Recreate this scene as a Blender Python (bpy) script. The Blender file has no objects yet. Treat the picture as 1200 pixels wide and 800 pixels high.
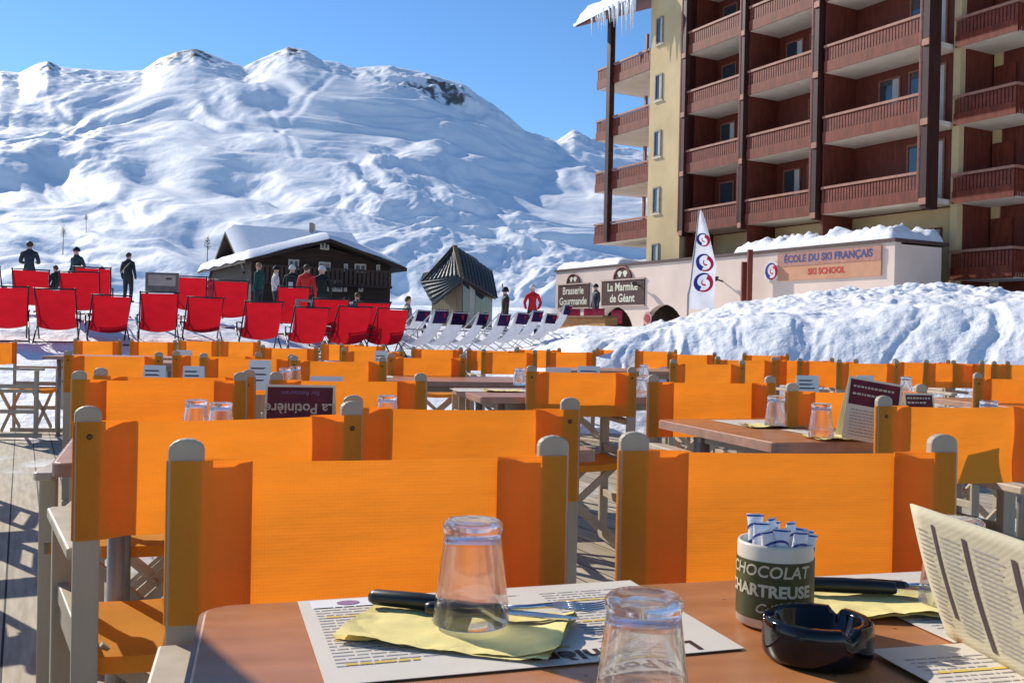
import bpy, bmesh, math, random
import numpy as np
from mathutils import Vector, Matrix

random.seed(7)
R = math.radians
scene = bpy.context.scene
col = scene.collection

# ------------------------------------------------------------------ camera model
EYE = 1.035
F = 1128.0
HOR = 392.0
ROLL = 0.020
pitch = math.atan((400 - HOR) / F)
CAM_M = (Matrix.Translation((0, 0, EYE)) @ Matrix.Rotation(R(90) - pitch, 4, 'X') @ Matrix.Rotation(ROLL, 4, 'Z'))

def ray(px, py):
    v = Vector(((px - 600) / F, -(py - 400) / F, -1.0))
    return CAM_M.to_3x3() @ v

def at(px, py, z):
    d = ray(px, py)
    k = (z - EYE) / d.z
    return Vector((d.x * k, d.y * k, z))

def at_y(px, py, Y):
    d = ray(px, py)
    k = Y / d.y
    return Vector((d.x * k, Y, EYE + d.z * k))

cam_d = bpy.data.cameras.new('camera')
cam = bpy.data.objects.new('camera', cam_d)
col.objects.link(cam)
cam.matrix_world = CAM_M
cam_d.sensor_width = 36
cam_d.lens = 36 * F / 1200
cam_d.clip_start = 0.02
cam_d.clip_end = 20000
scene.camera = cam

# ------------------------------------------------------------------ world and sun
SUN_AZ, SUN_EL = R(-48), R(31)      # azimuth from +Y, negative = left
w = bpy.data.worlds.new('World')
scene.world = w
w.use_nodes = True
nt = w.node_tree
sky = nt.nodes.new('ShaderNodeTexSky')
sky.sky_type = 'NISHITA'
sky.sun_disc = False
sky.sun_elevation = SUN_EL
sky.sun_rotation = SUN_AZ
sky.altitude = 1800
sky.air_density = 1.0
sky.dust_density = 0.1
sky.ozone_density = 4.0
hs_ = nt.nodes.new('ShaderNodeHueSaturation'); hs_.inputs['Saturation'].default_value = 1.12
nt.links.new(sky.outputs[0], hs_.inputs['Color'])
bg = nt.nodes['Background']
bg.inputs['Strength'].default_value = 0.128
nt.links.new(hs_.outputs[0], bg.inputs['Color'])
sd = bpy.data.lights.new('sun', 'SUN')
sd.energy = 4.3
sd.angle = R(0.55)
sd.color = (1.0, 0.93, 0.82)
so = bpy.data.objects.new('sun', sd)
col.objects.link(so)
sdir = Vector((math.sin(SUN_AZ) * math.cos(SUN_EL), math.cos(SUN_AZ) * math.cos(SUN_EL), math.sin(SUN_EL)))
so.rotation_euler = sdir.to_track_quat('Z', 'Y').to_euler()
so.location = (-30, 20, 40)
vs = scene.view_settings
vs.view_transform = 'Standard'
vs.look = 'None'
vs.exposure = 0.36
vs.gamma = 1
scene.cycles.max_bounces = 14
scene.cycles.transparent_max_bounces = 16
scene.cycles.caustics_reflective = False
scene.cycles.sample_clamp_indirect = 6

# ------------------------------------------------------------------ materials
def newmat(name):
    m = bpy.data.materials.new(name)
    m.use_nodes = True
    n = m.node_tree.nodes
    return m, n, m.node_tree.links, n['Principled BSDF']

def setp(b, **k):
    names = {'color': 'Base Color', 'rough': 'Roughness', 'metal': 'Metallic', 'spec': 'Specular IOR Level', 'trans': 'Transmission Weight', 'ior': 'IOR', 'coat': 'Coat Weight', 'coat_rough': 'Coat Roughness', 'sheen': 'Sheen Weight'}
    for a, v in k.items():
        b.inputs[names[a]].default_value = (*v, 1) if a == 'color' else v

def noisy(name, color, rough=0.6, var=0.25, scale=8, bump=0.2, bscale=60, stretch=(1, 1, 1), color2=None, spec=0.3, bdist=0.004, detail=5, metal=0.0):
    m, n, l, b = newmat(name)
    setp(b, rough=rough, spec=spec, metal=metal)
    tc = n.new('ShaderNodeTexCoord')
    mp = n.new('ShaderNodeMapping')
    mp.inputs['Scale'].default_value = stretch
    l.new(tc.outputs['Object'], mp.inputs['Vector'])
    nz = n.new('ShaderNodeTexNoise')
    nz.inputs['Scale'].default_value = scale
    nz.inputs['Detail'].default_value = detail
    l.new(mp.outputs[0], nz.inputs['Vector'])
    cr = n.new('ShaderNodeValToRGB')
    c2 = color2 or tuple(max(0, c * (1 - var)) for c in color)
    c1 = tuple(min(1, c * (1 + var * 0.5)) for c in color) if color2 is None else color
    cr.color_ramp.elements[0].position = 0.32
    cr.color_ramp.elements[0].color = (*c2, 1)
    cr.color_ramp.elements[1].position = 0.68
    cr.color_ramp.elements[1].color = (*c1, 1)
    l.new(nz.outputs['Fac'], cr.inputs['Fac'])
    l.new(cr.outputs[0], b.inputs['Base Color'])
    if bump > 0:
        nb = n.new('ShaderNodeTexNoise')
        nb.inputs['Scale'].default_value = bscale
        nb.inputs['Detail'].default_value = 6
        l.new(mp.outputs[0], nb.inputs['Vector'])
        bp = n.new('ShaderNodeBump')
        bp.inputs['Strength'].default_value = bump
        bp.inputs['Distance'].default_value = bdist
        l.new(nb.outputs['Fac'], bp.inputs['Height'])
        l.new(bp.outputs[0], b.inputs['Normal'])
    return m

def canvas_mat(name, color, trans_color, mixf=0.5, weave=900, crease=0.35):
    m, n, l, b = newmat(name)
    out = n['Material Output']
    setp(b, rough=0.85, spec=0.15)
    tc = n.new('ShaderNodeTexCoord')
    nz = n.new('ShaderNodeTexNoise')
    nz.inputs['Scale'].default_value = 5
    nz.inputs['Detail'].default_value = 4
    l.new(tc.outputs['Object'], nz.inputs['Vector'])
    def tint(c, v):
        cr = n.new('ShaderNodeValToRGB')
        cr.color_ramp.elements[0].position = 0.3
        cr.color_ramp.elements[1].position = 0.7
        cr.color_ramp.elements[0].color = (*[x * (1 - v) for x in c], 1)
        cr.color_ramp.elements[1].color = (*[min(1, x * (1 + v * .4)) for x in c], 1)
        l.new(nz.outputs['Fac'], cr.inputs['Fac'])
        return cr.outputs[0]
    l.new(tint(color, .14), b.inputs['Base Color'])
    tr = n.new('ShaderNodeBsdfTranslucent')
    l.new(tint(trans_color, .12), tr.inputs['Color'])
    # weave: two crossed wave textures
    w1 = n.new('ShaderNodeTexWave'); w1.inputs['Scale'].default_value = weave / 6.283 / 2; w1.bands_direction = 'X'
    w2 = n.new('ShaderNodeTexWave'); w2.inputs['Scale'].default_value = weave / 6.283 / 2; w2.bands_direction = 'Z'
    for wv in (w1, w2):
        l.new(tc.outputs['Object'], wv.inputs['Vector'])
    ad = n.new('ShaderNodeMath'); ad.operation = 'ADD'
    l.new(w1.outputs['Fac'], ad.inputs[0]); l.new(w2.outputs['Fac'], ad.inputs[1])
    bp = n.new('ShaderNodeBump'); bp.inputs['Strength'].default_value = 0.25; bp.inputs['Distance'].default_value = 0.0006
    l.new(ad.outputs[0], bp.inputs['Height'])
    nc = n.new('ShaderNodeTexNoise'); nc.inputs['Scale'].default_value = 7; nc.inputs['Detail'].default_value = 3
    mp = n.new('ShaderNodeMapping'); mp.inputs['Scale'].default_value = (0.6, 1, 2.4)
    l.new(tc.outputs['Object'], mp.inputs['Vector']); l.new(mp.outputs[0], nc.inputs['Vector'])
    b2 = n.new('ShaderNodeBump'); b2.inputs['Strength'].default_value = crease; b2.inputs['Distance'].default_value = 0.02
    l.new(nc.outputs['Fac'], b2.inputs['Height']); l.new(bp.outputs[0], b2.inputs['Normal'])
    l.new(b2.outputs[0], b.inputs['Normal']); l.new(b2.outputs[0], tr.inputs['Normal'])
    mx = n.new('ShaderNodeMixShader'); mx.inputs[0].default_value = mixf
    l.new(b.outputs[0], mx.inputs[1]); l.new(tr.outputs[0], mx.inputs[2])
    l.new(mx.outputs[0], out.inputs['Surface'])
    return m

M = {}
M['canvas'] = canvas_mat('orange_canvas', (0.93, 0.40, 0.05), (0.95, 0.245, 0.014), 0.47)
M['red'] = canvas_mat('red_canvas', (0.52, 0.012, 0.022), (0.55, 0.01, 0.02), 0.35, weave=500)
M['grey_sling'] = canvas_mat('grey_canvas', (0.50, 0.53, 0.60), (0.5, 0.5, 0.55), 0.3, weave=500)
M['purple'] = canvas_mat('purple_cloth', (0.045, 0.016, 0.09), (0.06, 0.02, 0.12), 0.2, weave=500)
M['frame'] = noisy('beige_painted_wood', (0.45, 0.375, 0.27), rough=0.5, var=0.16, scale=14, bump=0.12, stretch=(1, 1, .15))
M['arm'] = noisy('chair_arm_wood', (0.52, 0.44, 0.33), rough=0.5, var=0.2, scale=14, bump=0.1)
M['rivet'] = noisy('brass_rivet', (0.16, 0.07, 0.03), rough=0.45, var=.2, scale=40, bump=0, metal=.5)
M['dark_metal'] = noisy('dark_metal', (0.03, 0.03, 0.035), rough=0.4, var=0.3, bump=0.05, metal=0.3)
M['steel'] = noisy('steel', (0.6, 0.6, 0.6), rough=0.22, var=0.1, bump=0.0, metal=1.0)
M['black_plastic'] = noisy('black_plastic', (0.012, 0.011, 0.011), rough=0.35, var=0.3, bump=0.03, spec=.5)
M['white_metal'] = noisy('pale_metal_frame', (0.62, 0.6, 0.56), rough=0.4, var=0.15, bump=0.03)
M['snow'] = noisy('plain_snow', (0.86, 0.87, 0.9), rough=0.7, var=0.05, scale=3, bump=0.5, bscale=9, bdist=.05)

# laminate table top: brown, glossy, small marks
def table_mat():
    m, n, l, b = newmat('brown_laminate')
    setp(b, rough=0.22, spec=0.5)
    tc = n.new('ShaderNodeTexCoord')
    nz = n.new('ShaderNodeTexNoise'); nz.inputs['Scale'].default_value = 9; nz.inputs['Detail'].default_value = 8
    mp = n.new('ShaderNodeMapping'); mp.inputs['Scale'].default_value = (1, 3, 1)
    l.new(tc.outputs['Object'], mp.inputs[0]); l.new(mp.outputs[0], nz.inputs['Vector'])
    cr = n.new('ShaderNodeValToRGB')
    cr.color_ramp.elements[0].color = (0.40, 0.145, 0.046, 1); cr.color_ramp.elements[0].position = .3
    cr.color_ramp.elements[1].color = (0.54, 0.215, 0.078, 1); cr.color_ramp.elements[1].position = .7
    l.new(nz.outputs['Fac'], cr.inputs[0])
    vo = n.new('ShaderNodeTexVoronoi'); vo.inputs['Scale'].default_value = 26
    l.new(tc.outputs['Object'], vo.inputs['Vector'])
    sp = n.new('ShaderNodeMath'); sp.operation = 'LESS_THAN'; sp.inputs[1].default_value = 0.055
    l.new(vo.outputs['Distance'], sp.inputs[0])
    mx = n.new('ShaderNodeMix'); mx.data_type = 'RGBA'
    l.new(sp.outputs[0], mx.inputs[0]); l.new(cr.outputs[0], mx.inputs[6]); mx.inputs[7].default_value = (0.12, 0.04, 0.02, 1)
    l.new(mx.outputs[2], b.inputs['Base Color'])
    n2 = n.new('ShaderNodeTexNoise'); n2.inputs['Scale'].default_value = 30; n2.inputs['Detail'].default_value = 6
    l.new(tc.outputs['Object'], n2.inputs['Vector'])
    mr = n.new('ShaderNodeMapRange'); mr.inputs['To Min'].default_value = .20; mr.inputs['To Max'].default_value = .48
    l.new(n2.outputs['Fac'], mr.inputs['Value']); l.new(mr.outputs[0], b.inputs['Roughness'])
    return m
M['table'] = table_mat()
M['table_edge'] = noisy('table_edge_band', (0.42, 0.24, 0.17), rough=0.35, var=0.2, scale=20, bump=0.05)
M['leg_metal'] = noisy('grey_metal_leg', (0.3, 0.29, 0.27), rough=0.4, var=0.2, bump=0.03, metal=0.3)
M['paper'] = noisy('menu_paper', (0.72, 0.64, 0.53), rough=0.55, var=0.06, scale=12, bump=0.1, bscale=20)
M['paper_white'] = noisy('white_paper', (0.82, 0.80, 0.76), rough=0.55, var=0.05, bump=0.05)
M['paper_cream'] = noisy('cream_card', (0.80, 0.74, 0.52), rough=0.5, var=0.08, scale=6, bump=0.05)
M['ink'] = noisy('printed_ink', (0.10, 0.07, 0.08), rough=0.6, var=0.2, bump=0)
M['ink_pale'] = noisy('pale_printed_ink', (0.40, 0.36, 0.34), rough=0.6, var=0.25, scale=90, bump=0)
M['ink_yellow'] = noisy('yellow_printed_ink', (0.75, 0.52, 0.10), rough=0.6, var=0.15, bump=0)
M['ink_brown'] = noisy('dark_brown_ink', (0.06, 0.028, 0.015), rough=0.5, var=0.3, bump=0)
M['ink_mauve'] = noisy('mauve_print', (0.30, 0.16, 0.28), rough=0.6, var=0.2, bump=0)
M['card_red'] = noisy('dark_red_print', (0.16, 0.018, 0.022), rough=0.4, var=0.55, scale=18, bump=0)
M['napkin'] = noisy('yellow_napkin', (0.88, 0.72, 0.28), rough=0.9, var=0.07, scale=30, bump=0.35, bscale=260, bdist=.001)
M['pot_white'] = noisy('cream_glazed_pot', (0.68, 0.62, 0.50), rough=0.3, var=0.08, bump=0.03, spec=.5)
M['pot_green'] = noisy('olive_label', (0.075, 0.075, 0.022), rough=0.45, var=0.35, scale=25, bump=0.02)
M['label_ink'] = noisy('cream_label_letters', (0.58, 0.52, 0.36), rough=0.5, var=0.15, bump=0)
M['foil'] = noisy('white_foil_wrapper', (0.72, 0.74, 0.78), rough=0.22, var=0.15, scale=40, bump=0.6, bscale=90, bdist=.003, spec=.6)
M['foil_blue'] = noisy('blue_print_wrapper', (0.035, 0.07, 0.30), rough=0.25, var=0.3, bump=0.4, bscale=90, bdist=.003, spec=.6)
def glass_mat(name, color, rough=0.0, trans=.22):
    m, n, l, b = newmat(name)
    out = n['Material Output']
    setp(b, color=color, rough=rough, trans=1.0, ior=1.47, spec=.5)
    tc = n.new('ShaderNodeTexCoord')
    nz = n.new('ShaderNodeTexNoise'); nz.inputs['Scale'].default_value = 14
    l.new(tc.outputs['Object'], nz.inputs['Vector'])
    bp = n.new('ShaderNodeBump'); bp.inputs['Strength'].default_value = .02; bp.inputs['Distance'].default_value = .002
    l.new(nz.outputs[0], bp.inputs['Height']); l.new(bp.outputs[0], b.inputs['Normal'])
    tb = n.new('ShaderNodeBsdfTransparent')
    mx = n.new('ShaderNodeMixShader'); mx.inputs[0].default_value = trans
    l.new(b.outputs[0], mx.inputs[1]); l.new(tb.outputs[0], mx.inputs[2])
    l.new(mx.outputs[0], out.inputs['Surface'])
    return m
M['glass'] = glass_mat('clear_glass', (0.97, 0.985, 0.98))
mm, n_, l_, b_ = newmat('black_glass'); setp(b_, color=(0.005, 0.004, 0.005), rough=0.12, spec=.4)
nz_ = n_.new('ShaderNodeTexNoise'); nz_.inputs['Scale'].default_value = 30
mr_ = n_.new('ShaderNodeMapRange'); mr_.inputs['To Min'].default_value = .03; mr_.inputs['To Max'].default_value = .16
l_.new(nz_.outputs[0], mr_.inputs['Value']); l_.new(mr_.outputs[0], b_.inputs['Roughness'])
M['black_glass'] = mm
M['black'] = noisy('matte_black', (0.012, 0.012, 0.014), rough=0.7, var=0.3, bump=0.1)
# ------------------------------------------------------------------ mesh builder
class MB:
    def __init__(s):
        s.v, s.f, s.m, s.sm = [], [], [], []
    def add(s, vs, fs, mi=0, smooth=False):
        o = len(s.v)
        s.v += [tuple(x) for x in vs]
        for f in fs:
            s.f.append(tuple(i + o for i in f)); s.m.append(mi); s.sm.append(smooth)
        return s
    def box(s, c, d, rot=None, mi=0):
        c = Vector(c); hx, hy, hz = d[0] / 2, d[1] / 2, d[2] / 2
        P = [Vector((x, y, z)) for x in (-hx, hx) for y in (-hy, hy) for z in (-hz, hz)]
        if rot is not None: P = [rot @ p for p in P]
        return s.add([c + p for p in P], [(0, 1, 3, 2), (4, 6, 7, 5), (0, 4, 5, 1), (2, 3, 7, 6), (0, 2, 6, 4), (1, 5, 7, 3)], mi)
    def span(s, a, b, mi=0):
        return s.box([(a[i] + b[i]) / 2 for i in range(3)], [abs(b[i] - a[i]) for i in range(3)], None, mi)
    def bar(s, p, q, w, t, up=(0, 0, 1), mi=0):
        p, q = Vector(p), Vector(q); ax = (q - p); L = ax.length; ax.normalize(); up = Vector(up)
        sx = ax.cross(up)
        if sx.length < 1e-5: sx = ax.cross(Vector((1, 0, 0)))
        sx.normalize(); uz = sx.cross(ax)
        rot = Matrix((sx, ax, uz)).transposed()
        return s.box((p + q) / 2, (w, L, t), rot, mi)
    def tube(s, pts, r, n=8, mi=0, cap=True, smooth=True):
        pts = [Vector(p) for p in pts]; rs = r if isinstance(r, (list, tuple)) else [r] * len(pts)
        vs, fs = [], []
        for i, p in enumerate(pts):
            a = pts[max(0, i - 1)]; b = pts[min(len(pts) - 1, i + 1)]
            ax = (b - a).normalized()
            u = ax.orthogonal().normalized() if i == 0 else (pu - ax * pu.dot(ax)).normalized()
            pu = u; w_ = ax.cross(u)
            for k in range(n):
                an = 2 * math.pi * k / n
                vs.append(p + (u * math.cos(an) + w_ * math.sin(an)) * rs[i])
        for i in range(len(pts) - 1):
            for k in range(n):
                fs.append((i * n + k, i * n + (k + 1) % n, (i + 1) * n + (k + 1) % n, (i + 1) * n + k))
        if cap:
            fs.append(tuple(range(n - 1, -1, -1))); fs.append(tuple((len(pts) - 1) * n + k for k in range(n)))
        return s.add(vs, fs, mi, smooth)
    def lathe(s, prof, n=32, mi=0, c=(0, 0, 0), smooth=True, closed=False):
        vs, fs = [], []
        for (r, z) in prof:
            for k in range(n):
                a = 2 * math.pi * k / n
                vs.append((c[0] + r * math.cos(a), c[1] + r * math.sin(a), c[2] + z))
        m = len(prof)
        for i in range(m if closed else m - 1):
            j = (i + 1) % m
            for k in range(n):
                fs.append((i * n + k, i * n + (k + 1) % n, j * n + (k + 1) % n, j * n + k))
        if not closed:
            if prof[0][0] > 1e-6: fs.append(tuple(range(n - 1, -1, -1)))
            if prof[-1][0] > 1e-6: fs.append(tuple((m - 1) * n + k for k in range(n)))
        return s.add(vs, fs, mi, smooth)
    def prism(s, poly, fn, a, b, mi=0):
        """poly of 2-D points, fn(u, v, w) -> point, extruded from w=a to w=b"""
        n = len(poly)
        vs = [fn(u, v, a) for u, v in poly] + [fn(u, v, b) for u, v in poly]
        fs = [tuple(range(n - 1, -1, -1)), tuple(range(n, 2 * n))] + [(i, (i + 1) % n, n + (i + 1) % n, n + i) for i in range(n)]
        return s.add(vs, fs, mi)
    def grid(s, nu, nv, fn, mi=0, smooth=True):
        vs = [fn(i / nu, j / nv) for j in range(nv + 1) for i in range(nu + 1)]
        fs = [(j * (nu + 1) + i, j * (nu + 1) + i + 1, (j + 1) * (nu + 1) + i + 1, (j + 1) * (nu + 1) + i) for j in range(nv) for i in range(nu)]
        return s.add(vs, fs, mi, smooth)
    def mesh(s, name, mats, recalc=True, weld=True):
        me = bpy.data.meshes.new(name)
        me.from_pydata(s.v, [], s.f)
        for m in (mats if isinstance(mats, (list, tuple)) else [mats]): me.materials.append(m)
        me.polygons.foreach_set('material_index', s.m)
        me.polygons.foreach_set('use_smooth', s.sm)
        if recalc:
            bm = bmesh.new(); bm.from_mesh(me)
            if weld: bmesh.ops.remove_doubles(bm, verts=bm.verts, dist=1e-6)
            bmesh.ops.recalc_face_normals(bm, faces=bm.faces)
            bm.to_mesh(me); bm.free()
        return me
    def build(s, name, mats, parent=None, recalc=True, bevel=0.0, solid=0.0, weld=True):
        return link(name, s.mesh(name, mats, recalc, weld), parent, bevel, solid)

def link(name, me, parent=None, bevel=0.0, solid=0.0):
    o = bpy.data.objects.new(name, me); col.objects.link(o)
    if parent: o.parent = parent
    if solid:
        md = o.modifiers.new('solid', 'SOLIDIFY'); md.thickness = solid; md.offset = 0
    if bevel:
        md = o.modifiers.new('bevel', 'BEVEL'); md.width = bevel; md.segments = 2; md.limit_method = 'ANGLE'; md.harden_normals = False
    return o

def empty(name, loc=(0, 0, 0), rz=0.0):
    o = bpy.data.objects.new(name, None); col.objects.link(o)
    o.empty_display_size = 0.1
    o.location = loc; o.rotation_euler = (0, 0, rz)
    return o

def tag(o, label=None, cat=None, group=None, kind=None):
    if label: o['label'] = label
    if cat: o['category'] = cat
    if group: o['group'] = group
    if kind: o['kind'] = kind
    return o

CH = {}
def kids(o): return [c for c in col.objects if c.parent == o]
def copy_tree(o, parent=None):
    c = o.copy(); col.objects.link(c)
    if parent: c.parent = parent
    if o.name not in CH: CH[o.name] = kids(o)
    for ch in CH[o.name]: copy_tree(ch, c)
    return c

def text_mesh(txt, size, align='CENTER', bold=0.0, extrude=0.0, shear=0.0, spacing=1.0):
    cu = bpy.data.curves.new('t', 'FONT'); cu.body = txt; cu.size = size; cu.align_x = align; cu.align_y = 'CENTER'
    cu.offset = bold; cu.extrude = extrude; cu.shear = shear; cu.resolution_u = 3; cu.space_character = spacing
    o = bpy.data.objects.new('t', cu); col.objects.link(o)
    dg = bpy.context.evaluated_depsgraph_get()
    me = bpy.data.meshes.new_from_object(o.evaluated_get(dg))
    bpy.data.objects.remove(o); bpy.data.curves.remove(cu)
    return me

def text_into(mb, txt, size, fn, mi=0, **k):
    """add flat lettering to a builder, fn(x, y) -> point"""
    me = text_mesh(txt, size, **k)
    mb.add([fn(v.co.x, v.co.y) for v in me.vertices], [tuple(p.vertices) for p in me.polygons], mi)
    bpy.data.meshes.remove(me)

# ------------------------------------------------------------------ numpy noise
_rng = np.random.RandomState(11)
_perm = np.concatenate([_rng.permutation(256)] * 3)
_gang = _rng.rand(256) * 2 * np.pi
_g = np.stack([np.cos(_gang), np.sin(_gang)], 1)
def gnoise(x, y):
    xi = np.floor(x).astype(int); yi = np.floor(y).astype(int)
    xf = x - xi; yf = y - yi
    u = xf ** 3 * (xf * (xf * 6 - 15) + 10); v = yf ** 3 * (yf * (yf * 6 - 15) + 10)
    def g(ix, iy, dx, dy):
        h = _perm[(_perm[ix & 255] + iy) & 255]
        gg = _g[h]
        return gg[..., 0] * dx + gg[..., 1] * dy
    a = g(xi, yi, xf, yf); b = g(xi + 1, yi, xf - 1, yf); c = g(xi, yi + 1, xf, yf - 1); d = g(xi + 1, yi + 1, xf - 1, yf - 1)
    return 1.5 * ((a * (1 - u) + b * u) * (1 - v) + (c * (1 - u) + d * u) * v)
def fbm(x, y, o=5, gain=0.5, lac=2.03):
    t = 0; a = 1
    for i in range(o):
        t = t + a * gnoise(x + 17.3 * i, y - 9.1 * i); x = x * lac; y = y * lac; a *= gain
    return t
def ridged(x, y, o=4, gain=0.5, lac=2.07):
    t = 0; a = 1
    for i in range(o):
        t = t + a * (1 - 2 * np.abs(gnoise(x + 13.7 * i, y + 5.9 * i))); x = x * lac; y = y * lac; a *= gain
    return t
def sstep(a, b, x):
    t = np.clip((x - a) / (b - a), 0, 1); return t * t * (3 - 2 * t)

# ------------------------------------------------------------------ ground
PX = np.array([600, 640, 700, 760, 800, 840, 880, 920, 1000, 1060, 1100, 1150, 1200, 1300, 1500])
H1 = np.array([.80, .88, 1.00, 1.08, 1.14, 1.22, 1.3, 1.36, 1.43, 1.47, 1.5, 1.5, 1.5, 1.5, 1.4])
H2 = np.array([1.0, 1.0, 1.03, 1.25, 1.44, 1.66, 1.88, 2.04, 2.2, 2.3, 2.3, 2.2, 2.12, 2.0, 1.9])
def ground_arr(x, y, noise=True):
    r = np.hypot(x, y)
    ang = np.arctan2(x, y)
    px = 600 + F * np.tan(np.clip(ang, -1.1, 1.1))
    La = np.interp(r, [0, 10.2, 11.2, 14.5, 16, 18.4, 24, 45, 70, 120, 200, 340], [-.05, -.05, .10, .56, .64, 1.12, 1.46, 2.2, 3.1, 4.4, 5, 3])
    Lc = np.interp(r, [0, 10.2, 11.2, 14.5, 16, 24, 45, 70, 120, 200, 340], [-.05, -.05, .08, .49, .55, .72, 1.1, 2.0, 3.6, 4.5, 3])
    kc = sstep(150, 560, px); L = La * (1 - kc) + Lc * kc
    h1 = np.interp(px, PX, H1); h2 = np.interp(px, PX, H2)
    def seg(r0, r1, a, b): return a + (b - a) * sstep(r0, r1, r)
    Rr = np.where(r < 13.0, seg(8.8, 13.0, -.05, 1) * 1.0, 1.0)
    Rr = np.where(r < 13.0, -.05 + (h1 + .05) * sstep(10.0, 12.9, r), h1 + (h2 - h1) * sstep(15.5, 23.5, r))
    Rr = np.where(r > 23.5, h2 + (np.maximum(h2 - .35, 1.35) - h2) * sstep(25, 30, r), Rr)
    Rr = Rr + sstep(60, 200, r) * 2.5
    k = sstep(575, 690, px)
    z = L * (1 - k) + Rr * k
    # behind the terrace the ground just stays level
    back = sstep(1.15, 1.45, np.abs(ang))
    z = z * (1 - back) + back * (-.05 + sstep(14, 60, r) * .8)
    if noise:
        m = sstep(9.2, 11.5, r) * (1 - sstep(200, 260, r))
        bank = k * (1 - back)
        rid = ridged(x * .95 - .35 * y + .5 * fbm(x * .5, y * .5, 3), y * .22 + .10 * x, 4)
        c1 = fbm(x * .55, y * .55, 5); c2 = fbm(x * 2.1, y * 2.1 + 30, 4)
        top = .35 + .65 * sstep(17, 22, r)
        z = z + m * bank * (1 - sstep(26, 32, r)) * (-.05 + (.13 * c1 + .055 * c2 + .025 * fbm(x * 6, y * 6, 3)) * top + .085 * np.clip(rid, -1.2, 1.2) * (1.2 - top) + .028 * ridged(x * 2.3, y * 1.6, 3) * top)
        z = z + m * (1 - bank) * (.05 * c1 + .03 * c2) * np.minimum(1, .5 + r / 60)
        far = sstep(30, 60, r) * (1 - back)
        z = z + far * (r / 60) * .55 * fbm(ang * 9, np.log(np.maximum(r, 1)) * 3.2, 4)
    return z
def gz(x, y):
    return float(ground_arr(np.array([x], float), np.array([y], float))[0])

def grid_mesh(name, X, Y, Z, mat):
    nr, nc = X.shape
    me = bpy.data.meshes.new(name)
    co = np.stack([X, Y, Z], -1).reshape(-1, 3).astype(np.float32)
    i, j = np.meshgrid(np.arange(nr - 1), np.arange(nc - 1), indexing='ij')
    q = np.stack([i * nc + j, i * nc + j + 1, (i + 1) * nc + j + 1, (i + 1) * nc + j], -1).reshape(-1, 4)
    me.vertices.add(len(co)); me.vertices.foreach_set('co', co.ravel())
    me.loops.add(q.size); me.loops.foreach_set('vertex_index', q.ravel().astype(np.int32))
    me.polygons.add(len(q)); me.polygons.foreach_set('loop_start', np.arange(0, q.size, 4, dtype=np.int32))
    me.polygons.foreach_set('loop_total', np.full(len(q), 4, np.int32))
    me.polygons.foreach_set('use_smooth', np.ones(len(q), bool))
    me.update(calc_edges=True); me.validate()
    me.materials.append(mat)
    return link(name, me)

def snow_mat(name, rock=False, dirty=0.0, bscale=5.0, bdist=.06, bstr=.6):
    m, n, l, b = newmat(name)
    setp(b, rough=0.6, spec=0.25)
    tc = n.new('ShaderNodeTexCoord')
    nz = n.new('ShaderNodeTexNoise'); nz.inputs['Scale'].default_value = bscale; nz.inputs['Detail'].default_value = 8; nz.inputs['Roughness'].default_value = .6
    l.new(tc.outputs['Object'], nz.inputs['Vector'])
    bp = n.new('ShaderNodeBump'); bp.inputs['Strength'].default_value = bstr; bp.inputs['Distance'].default_value = bdist
    l.new(nz.outputs['Fac'], bp.inputs['Height']); l.new(bp.outputs[0], b.inputs['Normal'])
    base = n.new('ShaderNodeValToRGB')
    base.color_ramp.elements[0].position = .25; base.color_ramp.elements[0].color = (.84 - dirty, .85 - dirty * 1.15, .87 - dirty * 1.3, 1)
    base.color_ramp.elements[1].position = .6; base.color_ramp.elements[1].color = (.9, .9, .91, 1)
    l.new(nz.outputs['Fac'], base.inputs[0])
    colr = base.outputs[0]
    if rock:
        mr = n.new('ShaderNodeAttribute'); mr.attribute_name = 'rock'
        mx = n.new('ShaderNodeMix'); mx.data_type = 'RGBA'
        l.new(mr.outputs['Fac'], mx.inputs[0]); l.new(colr, mx.inputs[6]); mx.inputs[7].default_value = (.13, .115, .105, 1)
        colr = mx.outputs[2]
    l.new(colr, b.inputs['Base Color'])
    return m

angs = np.concatenate([np.linspace(-math.pi, -.62, 90)[:-1], np.linspace(-.62, .0, 240)[:-1], np.linspace(0, .62, 420)[:-1], np.linspace(.62, math.pi, 90)])
rads = np.concatenate([np.linspace(.3, 8, 12)[:-1], np.linspace(8, 26, 300)[:-1], np.geomspace(26, 340, 130)])
A, RR = np.meshgrid(angs, rads)
gx, gy = RR * np.sin(A), RR * np.cos(A)
go = grid_mesh('snow_ground', gx, gy, ground_arr(gx, gy), snow_mat('snow_bank_surface', dirty=.06, bscale=7, bdist=.05, bstr=.7))
tag(go, kind='structure')

# far sheet to the horizon, under everything
MBf = MB().lathe([(300, -3), (12000, -60)], 48)
tag(MBf.build('snow_plain', M['snow']), kind='structure')

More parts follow.
